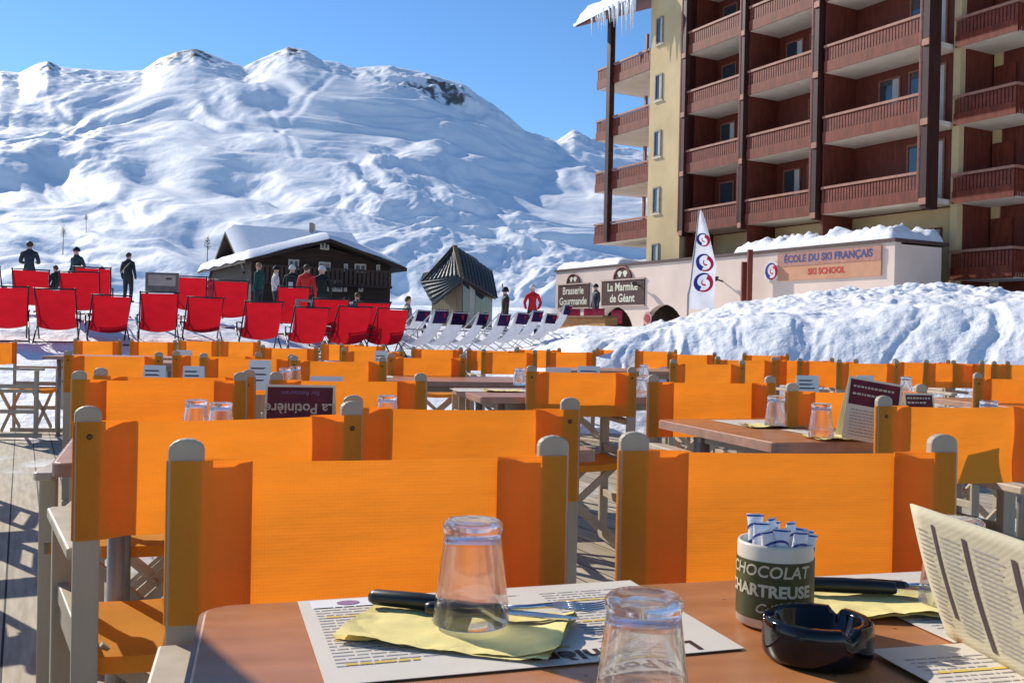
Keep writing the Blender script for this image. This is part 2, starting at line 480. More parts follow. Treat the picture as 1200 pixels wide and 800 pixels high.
# mountain
SKY = [(-700, 150), (-300, 118), (-100, 95), (0, 84), (17, 86), (35, 77), (51, 72.5), (64, 79), (84, 81), (135, 84), (162, 83), (182, 69), (203, 61), (223, 58), (250, 67.5), (280, 79), (304, 67.5), (331, 56), (351, 59), (371, 71), (391, 74),
       (411, 81), (451, 77), (478, 83), (512, 93), (539, 100), (559, 116), (586, 133), (610, 152), (630, 160), (647, 166), (667, 153.6), (687, 162), (708, 169), (800, 190), (1000, 215), (1200, 230), (1500, 240), (1900, 250)]
def build_mountain():
    px = np.linspace(-520, 1700, 1000)
    s = np.concatenate([np.linspace(0, 1, 460), [1.04, 1.12, 1.25]])
    P, S = np.meshgrid(px, s)
    sk = np.interp(P, [q[0] for q in SKY], [q[1] for q in SKY])
    hor = HOR + ROLL * (P - 600)
    kk = np.exp(-np.linspace(-3, 3, 121) ** 2 / 2); kk /= kk.sum()
    sk1 = np.pad(sk[0], 60, mode='edge'); sms = np.convolve(sk1, kk, mode='valid')[None, :]
    bl = sstep(.78, .99, S)
    E = (hor - (sms * (1 - bl) + sk * bl + 3 * (1 - bl))) / F
    a = (P - 600) / F
    e0 = .028
    r0, RM = 1250.0, 2750.0
    r = r0 * (RM / r0) ** S
    U = P / 100.0; V = S * 6.0
    # domain warp for flowing folds
    wx = fbm(U * .35 + 3, V * .55, 3, .45); wy = fbm(U * .35 - 8, V * .55 + 5, 3, .45)
    u2 = U + .9 * wx; v2 = V + .6 * wy - .25 * np.sin(U * .45 + 1.2)
    n1 = gnoise(u2 * .27 + 2.0, v2 * 1.0); n2 = gnoise(u2 * .6 + 9.0, v2 * 2.1 + 4)
    fold = (1 - 2 * np.sqrt(n1 ** 2 + .006)) + .5 * (1 - 2 * np.sqrt(n2 ** 2 + .01))
    hum = fbm(u2 * .55 + 20, v2 * 1.1, 4, .42)
    gl = gnoise(U * .22 + 31, V * .3 + 2)
    fine = fbm(U * 3.0 + 2 * wx, V * 5.0, 5, .55)
    rockn = ridged(U * 2.6, V * 3.0, 5, .58)
    gul = ridged(u2 * 1.5 + 5, v2 * 2.2, 4, .55)
    edge = np.clip(1 - S, 0, 1)
    envelope = sstep(0, .05, S) * sstep(0.0, .16, edge)
    e = e0 + (E - e0) * np.minimum(S, 1.0) ** .92
    rough = sstep(-.3, .5, gl)
    e = e + envelope * (.0150 * (1 - .45 * np.exp(-((P - 20) / 130) ** 2)) * fold * (.6 + .5 * rough) + .012 * hum + .0020 * gul * (.3 + .9 * rough)) + sstep(0, .04, S) * (.0005 + .0010 * rough) * fine
    top = sstep(.84, .98, S) * (S <= 1)
    e = e + top * .0022 * rockn * sstep(0.0, .02, edge)
    crag = np.exp(-((P - 512) / 52) ** 2 - ((S - .90) / .06) ** 2) + .5 * np.exp(-((P - 455) / 25) ** 2 - ((S - .86) / .03) ** 2)
    e = e + crag * .004 * rockn
    peaks = sum(np.exp(-((P - q) / 22) ** 2) for q in (50, 190, 228, 335)) * sstep(.90, .97, S)
    rock = np.clip(crag * 1.1 + peaks * 1.0 + .30 * rough * sstep(.05, .4, gnoise(U * .9 + 4, V * 1.6)), 0, 1.2)
    rock = sstep(.62, .86, rock * .8 + .36 * fbm(U * 6, V * 9, 5, .65) )
    rock = np.where(S > 1, 0, rock)
    # groomed pistes cut across the slope
    yi = hor - F * (e0 + (E - e0) * np.minimum(S, 1.0) ** .92)
    for pl in (((388, 101), (341, 140), (322, 158)), ((310, 162), (350, 186), (400, 203), (417, 212), (420, 230)), ((60, 128), (120, 168)), ((300, 118), (345, 200))):
        dm_ = np.full(P.shape, 1e9)
        for (ax_, ay_), (bx_, by_) in zip(pl[:-1], pl[1:]):
            t_ = np.clip(((P - ax_) * (bx_ - ax_) + (yi - ay_) * (by_ - ay_)) / ((bx_ - ax_) ** 2 + (by_ - ay_) ** 2), 0, 1)
            dm_ = np.minimum(dm_, np.hypot(P - ax_ - t_ * (bx_ - ax_), yi - ay_ - t_ * (by_ - ay_)))
        e = e - .0007 * np.exp(-(dm_ / 3.2) ** 2) + .0004 * np.exp(-((dm_ - 6) / 3) ** 2)
    h = e * r * np.sqrt(1 + 0 * a)
    h = np.where(S > 1, h - (S - 1) * 2600, h)
    X = a * r; Yy = r
    return X, Yy, EYE + h, rock
mx_, my_, mz_, rock_ = build_mountain()
mo = grid_mesh('mountain', mx_, my_, mz_, snow_mat('mountain_snow', rock=True, bscale=.02, bdist=5, bstr=.4))
tag(mo, kind='structure')
ra_ = mo.data.attributes.new('rock', 'FLOAT', 'POINT'); ra_.data.foreach_set('value', rock_.ravel().astype(np.float32))

# timber deck of the terrace
def deck_mat():
    m, n, l, b = newmat('weathered_deck')
    setp(b, rough=0.75, spec=.25)
    tc = n.new('ShaderNodeTexCoord'); sx = n.new('ShaderNodeSeparateXYZ'); l.new(tc.outputs['Object'], sx.inputs[0])
    dv = n.new('ShaderNodeMath'); dv.operation = 'DIVIDE'; dv.inputs[1].default_value = .145; l.new(sx.outputs[0], dv.inputs[0])
    fr = n.new('ShaderNodeMath'); fr.operation = 'FRACT'; l.new(dv.outputs[0], fr.inputs[0])
    fl = n.new('ShaderNodeMath'); fl.operation = 'FLOOR'; l.new(dv.outputs[0], fl.inputs[0])
    wn = n.new('ShaderNodeTexWhiteNoise'); wn.noise_dimensions = '1D'; l.new(fl.outputs[0], wn.inputs['W'])
    gap = n.new('ShaderNodeMath'); gap.operation = 'LESS_THAN'; gap.inputs[1].default_value = .055; l.new(fr.outputs[0], gap.inputs[0])
    mp = n.new('ShaderNodeMapping'); mp.inputs['Scale'].default_value = (14, 1.2, 1); l.new(tc.outputs['Object'], mp.inputs[0])
    nz = n.new('ShaderNodeTexNoise'); nz.inputs['Scale'].default_value = 3; nz.inputs['Detail'].default_value = 8; l.new(mp.outputs[0], nz.inputs['Vector'])
    cr = n.new('ShaderNodeValToRGB')
    cr.color_ramp.elements[0].color = (.31, .255, .175, 1); cr.color_ramp.elements[0].position = .25
    cr.color_ramp.elements[1].color = (.57, .49, .36, 1); cr.color_ramp.elements[1].position = .75
    l.new(nz.outputs['Fac'], cr.inputs[0])
    hv = n.new('ShaderNodeHueSaturation'); mrv = n.new('ShaderNodeMapRange'); mrv.inputs['To Min'].default_value = .8; mrv.inputs['To Max'].default_value = 1.15
    l.new(wn.outputs['Value'], mrv.inputs['Value']); l.new(mrv.outputs[0], hv.inputs['Value']); l.new(cr.outputs[0], hv.inputs['Color'])
    # trodden snow left in patches
    n2 = n.new('ShaderNodeTexNoise'); n2.inputs['Scale'].default_value = .55; n2.inputs['Detail'].default_value = 9; n2.inputs['Roughness'].default_value = .62; l.new(tc.outputs['Object'], n2.inputs['Vector'])
    ms = n.new('ShaderNodeMapRange'); ms.inputs['From Min'].default_value = .54; ms.inputs['From Max'].default_value = .62; l.new(n2.outputs['Fac'], ms.inputs['Value'])
    m1 = n.new('ShaderNodeMix'); m1.data_type = 'RGBA'; l.new(gap.outputs[0], m1.inputs[0]); l.new(hv.outputs[0], m1.inputs[6]); m1.inputs[7].default_value = (.02, .017, .013, 1)
    m2 = n.new('ShaderNodeMix'); m2.data_type = 'RGBA'; l.new(ms.outputs[0], m2.inputs[0]); l.new(m1.outputs[2], m2.inputs[6]); m2.inputs[7].default_value = (.74, .74, .74, 1)
    l.new(m2.outputs[2], b.inputs['Base Color'])
    iv = n.new('ShaderNodeMath'); iv.operation = 'SUBTRACT'; iv.inputs[0].default_value = 1; l.new(gap.outputs[0], iv.inputs[1])
    hs = n.new('ShaderNodeMath'); hs.operation = 'MULTIPLY_ADD'; hs.inputs[1].default_value = .3; l.new(nz.outputs['Fac'], hs.inputs[0]); l.new(iv.outputs[0], hs.inputs[2])
    bp = n.new('ShaderNodeBump'); bp.inputs['Distance'].default_value = .01; bp.inputs['Strength'].default_value = .5
    l.new(hs.outputs[0], bp.inputs['Height']); l.new(bp.outputs[0], b.inputs['Normal'])
    return m
ang_deck = R(27)
dk = MB().grid(2, 2, lambda u, v: ((u - .5) * 44, (v - .5) * 26, 0)).build('wooden_deck', deck_mat())
dk.location = (0, 1.5, 0); dk.rotation_euler = (0, 0, ang_deck)
tag(dk, kind='structure')
#@@PART2
# ------------------------------------------------------------------ director's chairs
CW = 0.53          # canvas width
CZ0, CZ1 = 0.665, 0.87
def chair_meshes():
    D = {}
    rr = random.Random(3)
    # canvas: a sheet between two sleeves that wrap the posts (kept in the y = -.21 plane)
    yb = -0.215
    hw = CW / 2
    sl = 0.105
    mb = MB()
    def belly(x): return -0.012 * (1 - (x / hw) ** 2)
    def sag(x): return -0.004 * (1 - (x / hw) ** 2)
    def ripple(x, z): return (.0026 * math.sin(x * 13 + z * 4) * math.sin(z * 3.1 + .4) + .0016 * math.sin(x * 31 - z * 6) * (1 - z) + .003 * math.exp(-((abs(x) - .13) / .05) ** 2) * math.sin(z * 6.2))
    x0, x1 = -hw + sl - .004, hw - sl + .004
    H = CZ1 - CZ0
    mb.grid(24, 8, lambda u, v: ((x := x0 + (x1 - x0) * u), yb + .0112 + belly(x) + ripple(x, v), CZ0 + .3 * sag(x) + (H + .7 * sag(x)) * v))
    for sx in (-1, 1):
        # closed flat loop round the post
        loop = []
        xo = sx * hw; xi = sx * (hw - sl)
        yf, yk = yb + .0115, yb - .0115
        for (x, y) in ((xi, yf), (xi + sx * .035, yf + .001), (xo - sx * .010, yf), (xo - sx * .002, yf - .006), (xo, yb), (xo - sx * .002, yk + .006), (xo - sx * .010, yk), (xo - sx * .055, yk + .001), (xi + sx * .02, yb + .006), (xi, yf - .002)):
            loop.append((x, y))
        n = len(loop)
        vs = [(x, y + belly(x) * .3, CZ0 + H * k / 6) for k in range(7) for (x, y) in loop]
        fs = [(k * n + i, k * n + (i + 1) % n, (k + 1) * n + (i + 1) % n, (k + 1) * n + i) for k in range(6) for i in range(n)]
        mb.add(vs, fs, 0, True)
        # extra layer added inside the sleeve to block light coming through the cloth
        for q in (.003,):
            mb.add([(xi + sx * .004, yb + q, CZ0 + .001), (xo - sx * .050, yb + q, CZ0 + .001), (xo - sx * .050, yb + q, CZ1 - .003), (xi + sx * .004, yb + q, CZ1 - .003)], [(0, 1, 2, 3)], 0)
    D['backrest'] = mb.mesh('backrest', M['canvas'], recalc=False)
    for sx in (-1, 1):
        mr = MB(); z = CZ1 - .026; yy = yb - .0115
        mr.tube([(sx * (hw - .026), yy, z), (sx * (hw - .026), yy - .0022, z)], [.0055, .004], 10)
        D['rivet_' + ('l' if sx < 0 else 'r')] = mr.mesh('rivet', M['rivet'])
    # seat sling
    ms = MB()
    ms.grid(12, 10, lambda u, v: ((u - .5) * .47, -.19 + .39 * v, .452 - .028 * (1 - (2 * u - 1) ** 2) * (1 - .4 * abs(2 * v - 1))))
    ms.grid(12, 1, lambda u, v: ((u - .5) * .47, .20 + .004 * v, .452 - .028 * (1 - (2 * u - 1) ** 2) * .6 - .03 * v))
    ms.grid(12, 1, lambda u, v: ((u - .5) * .47, -.19 - .004 * v, .452 - .028 * (1 - (2 * u - 1) ** 2) * .6 - .03 * v))
    D['seat'] = ms.mesh('seat', M['canvas'], recalc=False)
    px = hw - .0245
    pw, pd = .043, .021
    for nm, sx in (('l', -1), ('r', 1)):
        f = MB()
        # back post with a rounded head
        head = [(-pw / 2, .06), (pw / 2, .06), (pw / 2, .883)] + [(pw / 2 * math.cos(a), .883 + .014 * math.sin(a)) for a in [math.pi * k / 8 for k in range(1, 8)]] + [(-pw / 2, .883)]
        f.prism(head, lambda u, v, w_: (sx * px + u, w_, v), yb - pd / 2 + .002, yb + pd / 2 - .002)
        f.span((sx * px - pw / 2, .17, .06), (sx * px + pw / 2, .20, .622))             # front post
        f.span((sx * px - .011, yb + pd / 2, .462), (sx * px + .011, .17, .50))           # seat rail
        f.span((sx * px - .011, yb + pd / 2, .235), (sx * px + .011, .17, .27))           # middle rail
        f.span((sx * px - .016, yb - .03, .02), (sx * px + .016, .235, .058))             # foot runner
        D['side_frame_' + nm] = f.mesh('side_frame', M['frame'])
        a = MB()
        ap = [(-.028, -.19), (.028, -.19), (.028, .235), (.020, .25), (-.020, .25), (-.028, .235)]
        a.prism(ap, lambda u, v, w_: (sx * px + u, v, w_), .625, .647)
        D['arm_' + nm] = a.mesh('arm', M['arm'])
    for nm, y in (('f', .14), ('b', -.15)):
        x = MB()
        x.bar((-px + .03, y, .07), (px - .03, y, .445), .03, .016, up=(0, 1, 0))
        x.bar((px - .03, y + .019, .07), (-px + .03, y + .019, .445), .03, .016, up=(0, 1, 0))
        x.tube([(0, y - .014, .2575), (0, y + .034, .2575)], .009, 8)
        D['cross_' + nm] = x.mesh('cross_brace', M['frame'])
    for sx in (-1, 1):
        sr = MB(); sr.bar((sx * .235, -.185, .437), (sx * .235, .20, .437), .024, .03)
        D['rail_' + ('l' if sx < 0 else 'r')] = sr.mesh('seat_rail', M['frame'])
    return D
CM = chair_meshes()
def make_chair():
    t = empty('director_chair')
    b = link('backrest', CM['backrest'], t); link('rivet', CM['rivet_l'], b); link('rivet', CM['rivet_r'], b)
    s_ = link('seat', CM['seat'], t)
    for k in 'lr':
        link('side_frame', CM['side_frame_' + k], t, bevel=.003)
        link('arm', CM['arm_' + k], t, bevel=.004)
    for k in 'fb': link('cross_brace', CM['cross_' + k], t)
    for k in 'lr': link('seat_rail', CM['rail_' + k], t)
    return t
chair0 = make_chair()
used = []
def chair_at(P, th, away, label, wid=None):
    """P: centre of the canvas on the ground plan, th: direction of the canvas, away: sitter looks away from us"""
    o = chair0 if not used else copy_tree(chair0)
    used.append(o)
    rz = th if away else th + math.pi
    off = Matrix.Rotation(rz, 3, 'Z') @ Vector((0, -.215, 0))
    o.location = (P.x - off.x, P.y - off.y, 0)
    o.rotation_euler = (0, 0, rz)
    tag(o, label, 'chair', "orange director's chairs on the terrace")
    return o
def by_width(xl, xr, deg, away, label, z=0.0):
    c, s_ = math.cos(R(deg)), math.sin(R(deg))
    a = ray(xl, 500); b = ray(xr, 500)
    a, b = a.x / a.y, b.x / b.y
    d = (CW * c - b * CW * s_) / (b - a)
    P = Vector((a * d + CW / 2 * c, d + CW / 2 * s_, 0))
    o = chair_at(P, R(deg), away, label)
    o.location.z = z
    return o, P

# the pair across our table, the row behind them and the rest
CHAIRS = [
    (195, 668, 15, False, "large orange chair facing us across the near table, behind the two tumblers and yellow napkin"),
    (724, 1122, 7, False, "orange chair facing us behind the sugar pot and ashtray at the near table"),
    (85, 425, 30, True, "bright orange chair seen from behind at the left, with sunlit pale arm, legs showing"),
    (400, 680, 8, True, "orange chair turned away behind the large near chair, its right post beside the gap"),
    (1025, 1226, 14, True, "bright orange chair at the right, before the table with the tilted red card"),
    (82, 290, 14, False, "orange chair behind the two tumblers at the left, beyond the bright left chair"),
    (314, 500, 14, False, "orange chair right behind the dark red upside-down card"),
    (108, 299, 10, True, "orange chair whose rivets show just above the chair behind the two left tumblers"),
    (615, 745, 12, True, "orange chair in the middle with open space and legs showing below its canvas"),
    (757, 908, 14, False, "orange chair behind the corner of the table with yellow napkins"),
    (919, 1085, 14, False, "orange chair behind the tumblers and tilted red menu card"),
    (73, 190, 12, True, "orange chair at the far left edge of the rows, beside the snowy gap"),
    (232, 345, 12, False, "far orange chair behind the small white card on the left side"),
    (338, 452, 10, True, "far orange chair below the right-hand red deckchairs, left of a glass rack of menus"),
    (452, 545, 10, True, "far orange chair left of the small table with salmon edge"),
    (545, 606, 8, False, "far orange chair behind the small table with salmon edge"),
    (638, 697, 10, False, "small far orange chair under the left foot of the snow bank"),
    (696, 744, 10, False, "small far orange chair just right of the snow bank's tip"),
    (780, 838, 10, False, "small far orange chair standing alone against the streaked snow bank"),
    (783, 872, 12, True, "far orange chair with a dark crease, before the lone one at the snow bank"),
    (868, 923, 10, False, "small far orange chair under the shaded hollow of the snow bank"),
    (906, 976, 10, False, "small far orange chair with a dark card above its back, by the snow bank"),
    (978, 1052, 10, True, "far orange chair left of the shaded gap, under the right snow bank"),
    (1080, 1152, 4, False, "far orange chair with a pale edge right of the shaded gap in the rows"),
    (1112, 1182, 6, False, "far orange chair half hidden behind another, right of the shaded gap"),
    (1139, 1246, 14, True, "orange chair with a dark post head at the far right, behind a single tumbler"),
    (84, 142, 8, False, "small far orange chair under the leftmost red deckchairs"),
    (150, 206, 8, False, "small far orange chair below the red deckchair beside the grey notice board"),
    (207, 256, 8, False, "small far orange chair below the middle red deckchairs"),
    (256, 304, 8, True, "small far orange chair in the last row, left of the white table bits"),
    (396, 450, 8, False, "small far orange chair in the last row below the last red deckchair"),
    (480, 541, 8, False, "small far orange chair in the last row below the grey loungers"),
    (200, 306, 10, True, "orange chair in the left rows whose back carries the two little cards in view"),
    (303, 372, 8, False, "small far orange chair beyond the two far left tumblers"),
    (398, 472, 10, True, "far orange chair with white mats on the table before it"),
    (562, 628, 8, True, "far orange chair just left of the tumbler on the small salmon-edged table"),
    (602, 656, 9, False, "small far orange chair at the lower tip of the snow bank"),
    (742, 792, 8, False, "small far orange chair between the middle chair and the lone one"),
    (836, 908, 12, True, "far orange chair left of the two cards above the right tumblers"),
    (932, 1004, 10, True, "far orange chair directly above the near tumbler of the right table"),
    (1044, 1112, 8, True, "far orange chair inside the shaded gap, above the small reddish card"),
    (374, 424, 8, False, "small far orange chair below the last but one red deckchair"),
    (1160, 1226, 10, False, "far orange chair at the right frame edge under the snow bank"),
]
CPOS = {}
for i, (xl, xr, dg, aw, lb) in enumerate(CHAIRS):
    o, P = by_width(xl, xr, dg, aw, lb)
    CPOS[i] = P
# the side-on chair at the left frame edge
P = at(-18, 470, .45)
o = chair_at(Vector((-4.70, 8.9, 0)), R(-86), True, "pale framed chair seen side-on at the left frame edge beside the snow")

for (x, y, dg, aw, lb) in ((-2.95, 4.6, 25, True, "orange chair just outside the left frame edge, nearest of the side group"), (-3.45, 5.5, 20, True, "orange chair outside the left frame edge, farther one of the side group"), (-2.62, 3.85, 30, False, "orange chair outside the left frame edge turned towards the side table")):
    chair_at(Vector((x, y, 0)), R(dg), aw, lb)
# ------------------------------------------------------------------ tables
def round_rect(w, d, r, n=5):
    P = []
    for cx, cy, a0 in ((w - r, r, -90), (w - r, d - r, 0), (r, d - r, 90), (r, r, 180)):
        for k in range(n + 1):
            a = R(a0 + 90 * k / n); P.append((cx + r * math.cos(a), cy + r * math.sin(a)))
    return P
TW, TD = 1.24, 0.73
def make_table():
    t = empty('terrace_table')
    mb = MB(); mb.prism(round_rect(TW, TD, .03), lambda u, v, w_: (u, v - TD, w_), .7245, .75)
    link('tabletop', mb.mesh('tabletop', M['table']), t, bevel=.003)
    # edge band proud of the top's side
    e = MB(); a = round_rect(TW + .008, TD + .008, .034); b = round_rect(TW, TD, .03); n = len(a)
    vs = [(x - .004, y - .004 - TD, z) for z in (.721, .7475) for x, y in a] + [(x, y - TD, z) for z in (.721, .7475) for x, y in b]
    fs = []
    for i in range(n):
        j = (i + 1) % n
        fs += [(i, j, n + j, n + i), (2 * n + i, 3 * n + i, 3 * n + j, 2 * n + j), (n + i, n + j, 3 * n + j, 3 * n + i), (i, 2 * n + i, 2 * n + j, j)]
    e.add(vs, fs); link('edge_band', e.mesh('edge_band', M['table_edge']), t)
    for x in (.12, TW - .12):
        for y in (-.12, -TD + .12):
            l = MB(); l.tube([(x, y, .0), (x, y, .724)], .019, 10)
            l.tube([(x, y, 0), (x, y, .012)], .024, 10)
            link('leg', l.mesh('leg', M['leg_metal']), t)
    ap = MB(); ap.span((.1, -.13, .68), (TW - .1, -.11, .72)); ap.span((.1, -TD + .11, .68), (TW - .1, -TD + .13, .72))
    ap.span((.11, -TD + .13, .68), (.13, -.13, .72)); ap.span((TW - .13, -TD + .13, .68), (TW - .11, -.13, .72))
    link('apron', ap.mesh('apron', M['leg_metal']), t)
    return t
table0 = make_table()
def table(P, deg, label, first=False):
    """P is the far left corner of the top"""
    o = table0 if first else copy_tree(table0)
    o.location = (P.x, P.y, 0); o.rotation_euler = (0, 0, R(deg))
    tag(o, label, 'table', 'brown tables on the terrace')
    return o
T1 = at(240, 709, .75)
table(T1, 14.5, "large near brown table with a tumbler, sugar pot, ashtray and menus on it", True)
U1 = Vector((math.cos(R(14.5)), math.sin(R(14.5)), 0)); V1 = Vector((-U1.y, U1.x, 0))
T2 = at(62, 513, .75)
T2 = Vector((-1.195, 2.676, .75)); table(T2, 20, "brown table hidden behind the bright left chair, with two tumblers and a dark red card")
TRc = at(770, 491, .75); table(TRc, 18, "brown table on the right with salmon edge, yellow napkins, tumblers and a tilted menu card")
TS = at(530, 454, .75); table(TS, 14, "small-looking brown table with salmon edge in the middle of the rows")
TB = at(402, 439, .75); table(TB, 10, "far brown table with white paper mats, left of the middle rows")
TQ = at(1085, 465, .75); table(TQ, 8, "brown table beyond the bright right chair, two white cups on it")
TF = at(78, 415, .75); table(TF, 8, "far brown table at the left by the snowy gap")
TG = at(735, 414, .75); table(TG, 8, "tiny far brown table against the foot of the snow bank")
TH = at(920, 427, .75); table(TH, 10, "far brown table whose end shows dark in front of the right snow bank")
TJ = at(640, 430, .75); table(TJ, 12, "far brown table behind the middle chair, with two small white cards")
TK = at(140, 421, .75); table(TK, 10, "far brown table in the left rows with two small cards")

# ------------------------------------------------------------------ small things on tables
ZT = 0.7515
def make_glass(n=40):
    """tumbler standing upside down: rim on the table, thick base on top"""
    H_ = .096; rb, rt, th = .0365, .0275, .0022
    prof = [(rb - th, 0), (rb - th * .5, -.0006), (rb, 0), (rb - .0015, .02)]
    for k in range(1, 8): prof.append((rb - .0015 + (rt - rb + .001) * k / 7.0, .02 + (H_ - .032) * k / 7))
    prof += [(rt + .0012, H_ - .008), (rt + .0010, H_ - .003), (rt - .002, H_), (rt - .007, H_ - .0004), (rt - .012, H_ - .0028), (0.0, H_ - .0036)]
    inner = [(0.0, H_ - .013), (rt - .010, H_ - .0125), (rt - .004, H_ - .017)]
    for k in range(0, 8): inner.append((rt - .0032 + (rb - rt + .001) * k / 7.0, H_ - .022 - (H_ - .045) * k / 7))
    prof = prof + inner + [(rb - th, 0.001)]
    mb = MB(); vs_prof = prof
    mb.lathe(vs_prof, n, closed=True)
    return mb.mesh('tumbler', M['glass'])
GL = make_glass()
def tumbler(P, label, group='upturned glass tumblers on the tables', s=1.0):
    o = link('glass_tumbler', GL); o.location = P; o.scale = (s, s, s); o.rotation_euler = (0, 0, random.uniform(0, 3))
    tag(o, label, 'glass', group); return o

def sheet(name, poly, z, mats, parent=None, th=.0006, wav=0.0):
    mb = MB(); mb.prism(poly, lambda u, v, w_: (u, v, w_), z, z + th)
    return mb.build(name, mats, parent)

def text_lines(mb, x0, y0, wid, n, gap, hgt, z, mi, rnd, right=False):
    for k in range(n):
        y = y0 - k * gap; x = x0; end = x0 + wid * rnd.uniform(.55, 1)
        while x < end:
            wd = rnd.choice((.004, .007, .010, .014, .019))
            mb.add([(x, y, z), (min(x + wd, end), y, z), (min(x + wd, end), y + hgt, z), (x, y + hgt, z)], [(0, 1, 2, 3)], mi); x += wd + .0021

def placemat(P, rz, label, writing=True, seed=1, full=True, group='paper menu placemats'):
    """a paper mat seen from the far side: its top edge is the near one for us"""
    o = empty('menu_placemat', P, rz); rnd = random.Random(seed)
    W, D_ = (.38, .25)
    sheet('mat_paper', [(-W / 2, -D_ / 2), (W / 2, -D_ / 2), (W / 2, D_ / 2), (-W / 2, D_ / 2)], 0, M['paper'], o)
    mb = MB(); z = .0009
    for c in range(3):
        x0 = -W / 2 + .014 + c * .121
        text_lines(mb, x0, D_ / 2 - .034, .108, 21 if full else 6, 0.0088 if full else .026, .0024, z, 0, rnd)
        if full:
            for q in (.052, -.020, -.088): text_lines(mb, x0 + .008, q + .004, .09, 1, .01, .0052, z + .0003, 1, rnd)
    mb.build('menu_print', [M['ink_pale'], M['ink_yellow']], o, recalc=False)
    if writing:
        m2 = MB()
        text_into(m2, 'La Potinière', .034, lambda x, y: (-x + .07, -y - D_ / 2 + .020, z + .0003), 0, bold=.001)
        m2.build('menu_title', M['ink_brown'], o, recalc=False)
        m3 = MB()
        m3.add([(-W / 2 + .012, D_ / 2 - .034, z), (-W / 2 + .115, D_ / 2 - .034, z), (-W / 2 + .115, D_ / 2 - .004, z), (-W / 2 + .012, D_ / 2 - .004, z)], [(0, 1, 2, 3)], 0)
        m3.add([(-W / 2 + .05 + .012 * math.cos(a), D_ / 2 - .019 + .008 * math.sin(a), z + .0004) for a in [k * math.pi / 8 for k in range(16)]], [tuple(range(16))], 1)
        m3.build('menu_emblem', [M['paper_white'], M['ink_mauve']], o, recalc=False)
    tag(o, label, 'placemat', group)
    return o

def napkin(P, rz, label, w=.20, d=.135, seed=0, lift=.0):
    """a paper napkin folded in two: a top leaf slightly turned on the bottom one, open at the near side"""
    ox = seed * 3.7
    def f(lv):
        def g(u, v):
            x = (u - .5) * w; y = (v - .5) * d
            a = .075 * lv
            n_ = float(fbm(np.array([x * 17 + ox]), np.array([y * 17 + lv * .4]), 4)[0])
            edge = max(abs(u - .5), abs(v - .5)) * 2
            z = .0013 * lv + .0026 + .0026 * n_ * (.5 + .8 * edge) + .0030 * lv * max(0, edge - .75) * (1 + n_ * 3) + lift * max(0, u - .72) * (.6 + lv)
            X_ = x * math.cos(a) - y * math.sin(a); Y_ = x * math.sin(a) + y * math.cos(a)
            k = .012 * math.sin(u * 2.6) * (1 if v < .5 else -.3)
            return (X_, Y_ + k * (v - .5), max(z, .0009 + .0012 * lv))
        return g
    mb = MB(); mb.grid(34, 24, f(0)); mb.grid(34, 24, f(1))
    def fold(u, v):
        p, q = np.array(f(0)(u, 1)), np.array(f(1)(u, 1)); m = p * (1 - v) + q * v
        m[1] += .002 * math.sin(math.pi * v); return tuple(m)
    mb.grid(34, 3, fold)
    o = mb.build('paper_napkin', M['napkin'], recalc=False); o.location = P; o.rotation_euler = (0, 0, rz)
    tag(o, label, 'napkin', 'folded yellow paper napkins'); return o

def knife(P, rz, label):
    o = empty('table_knife', P, rz)
    h = MB(); h.tube([(-.105, 0, .007), (-.10, 0, .007), (-.05, 0, .0075), (.0, 0, .007), (.004, 0, .007)], [.0055, .0078, .0085, .0070, .006], 12)
    h.build('handle', M['black_plastic'], o)
    b = MB(); pr = [(.002, -.004), (.03, -.008), (.08, -.0085), (.105, -.004), (.112, .003), (.09, .0065), (.002, .005)]
    b.prism(pr, lambda u, v, w_: (u, v, w_), .006, .0075); b.build('blade', M['steel'], o)
    tag(o, label, 'knife', 'black-handled knives'); return o

def fork(P, rz, label):
    o = empty('table_fork', P, rz)
    h = MB(); h.tube([(-.075, 0, .006), (-.07, 0, .006), (-.04, 0, .007), (-.005, 0, .006), (0, 0, .006)], [.004, .0058, .006, .005, .004], 12)
    h.build('handle', M['black_plastic'], o)
    b = MB(); b.tube([(0, 0, .006), (.025, 0, .007), (.05, 0, .009)], [.003, .0026, .003], 8)
    b.prism([(.045, -.004), (.056, -.011), (.066, -.012), (.066, .012), (.056, .011), (.045, .004)], lambda u, v, w_: (u, v, w_), .0083, .0098)
    b.build('neck', M['steel'], o)
    for k in range(4):
        y = -.0105 + .007 * k
        t = MB(); t.tube([(.065, y, .009), (.085, y, .0065), (.098, y, .0085), (.107, y, .012)], [.0017, .0016, .0013, .0006], 6)
        t.build('tine', M['steel'], o)
    tag(o, label, 'fork', 'black-handled forks'); return o

def L1(px, py, z=ZT): return at(px, py, z)
UA = R(14.5)
# near table, left setting
placemat(Vector((.0, .943, ZT)), R(17.6), "paper menu mat under the upturned tumbler and yellow napkin on the near table", True, 3)
napkin(L1(538, 738, ZT + .0012), UA + R(-30), "crumpled yellow napkin under the tumbler, knife and fork on the near table", .205, .125, 2, .01)
knife(L1(548, 719, ZT + .008), R(-17), "black-handled knife lying through the tumbler's place on the yellow napkin")
fork(L1(588, 719, ZT + .010), R(3), "steel fork beyond the tumbler, tines pointing right on the yellow napkin")
tumbler(L1(552, 727, ZT + .010), "upturned tumbler standing on the yellow napkin with knife and fork")
tumbler(Vector((.100, .700, ZT)), "nearest tumbler, cut by the lower frame edge, upside down on bare table")
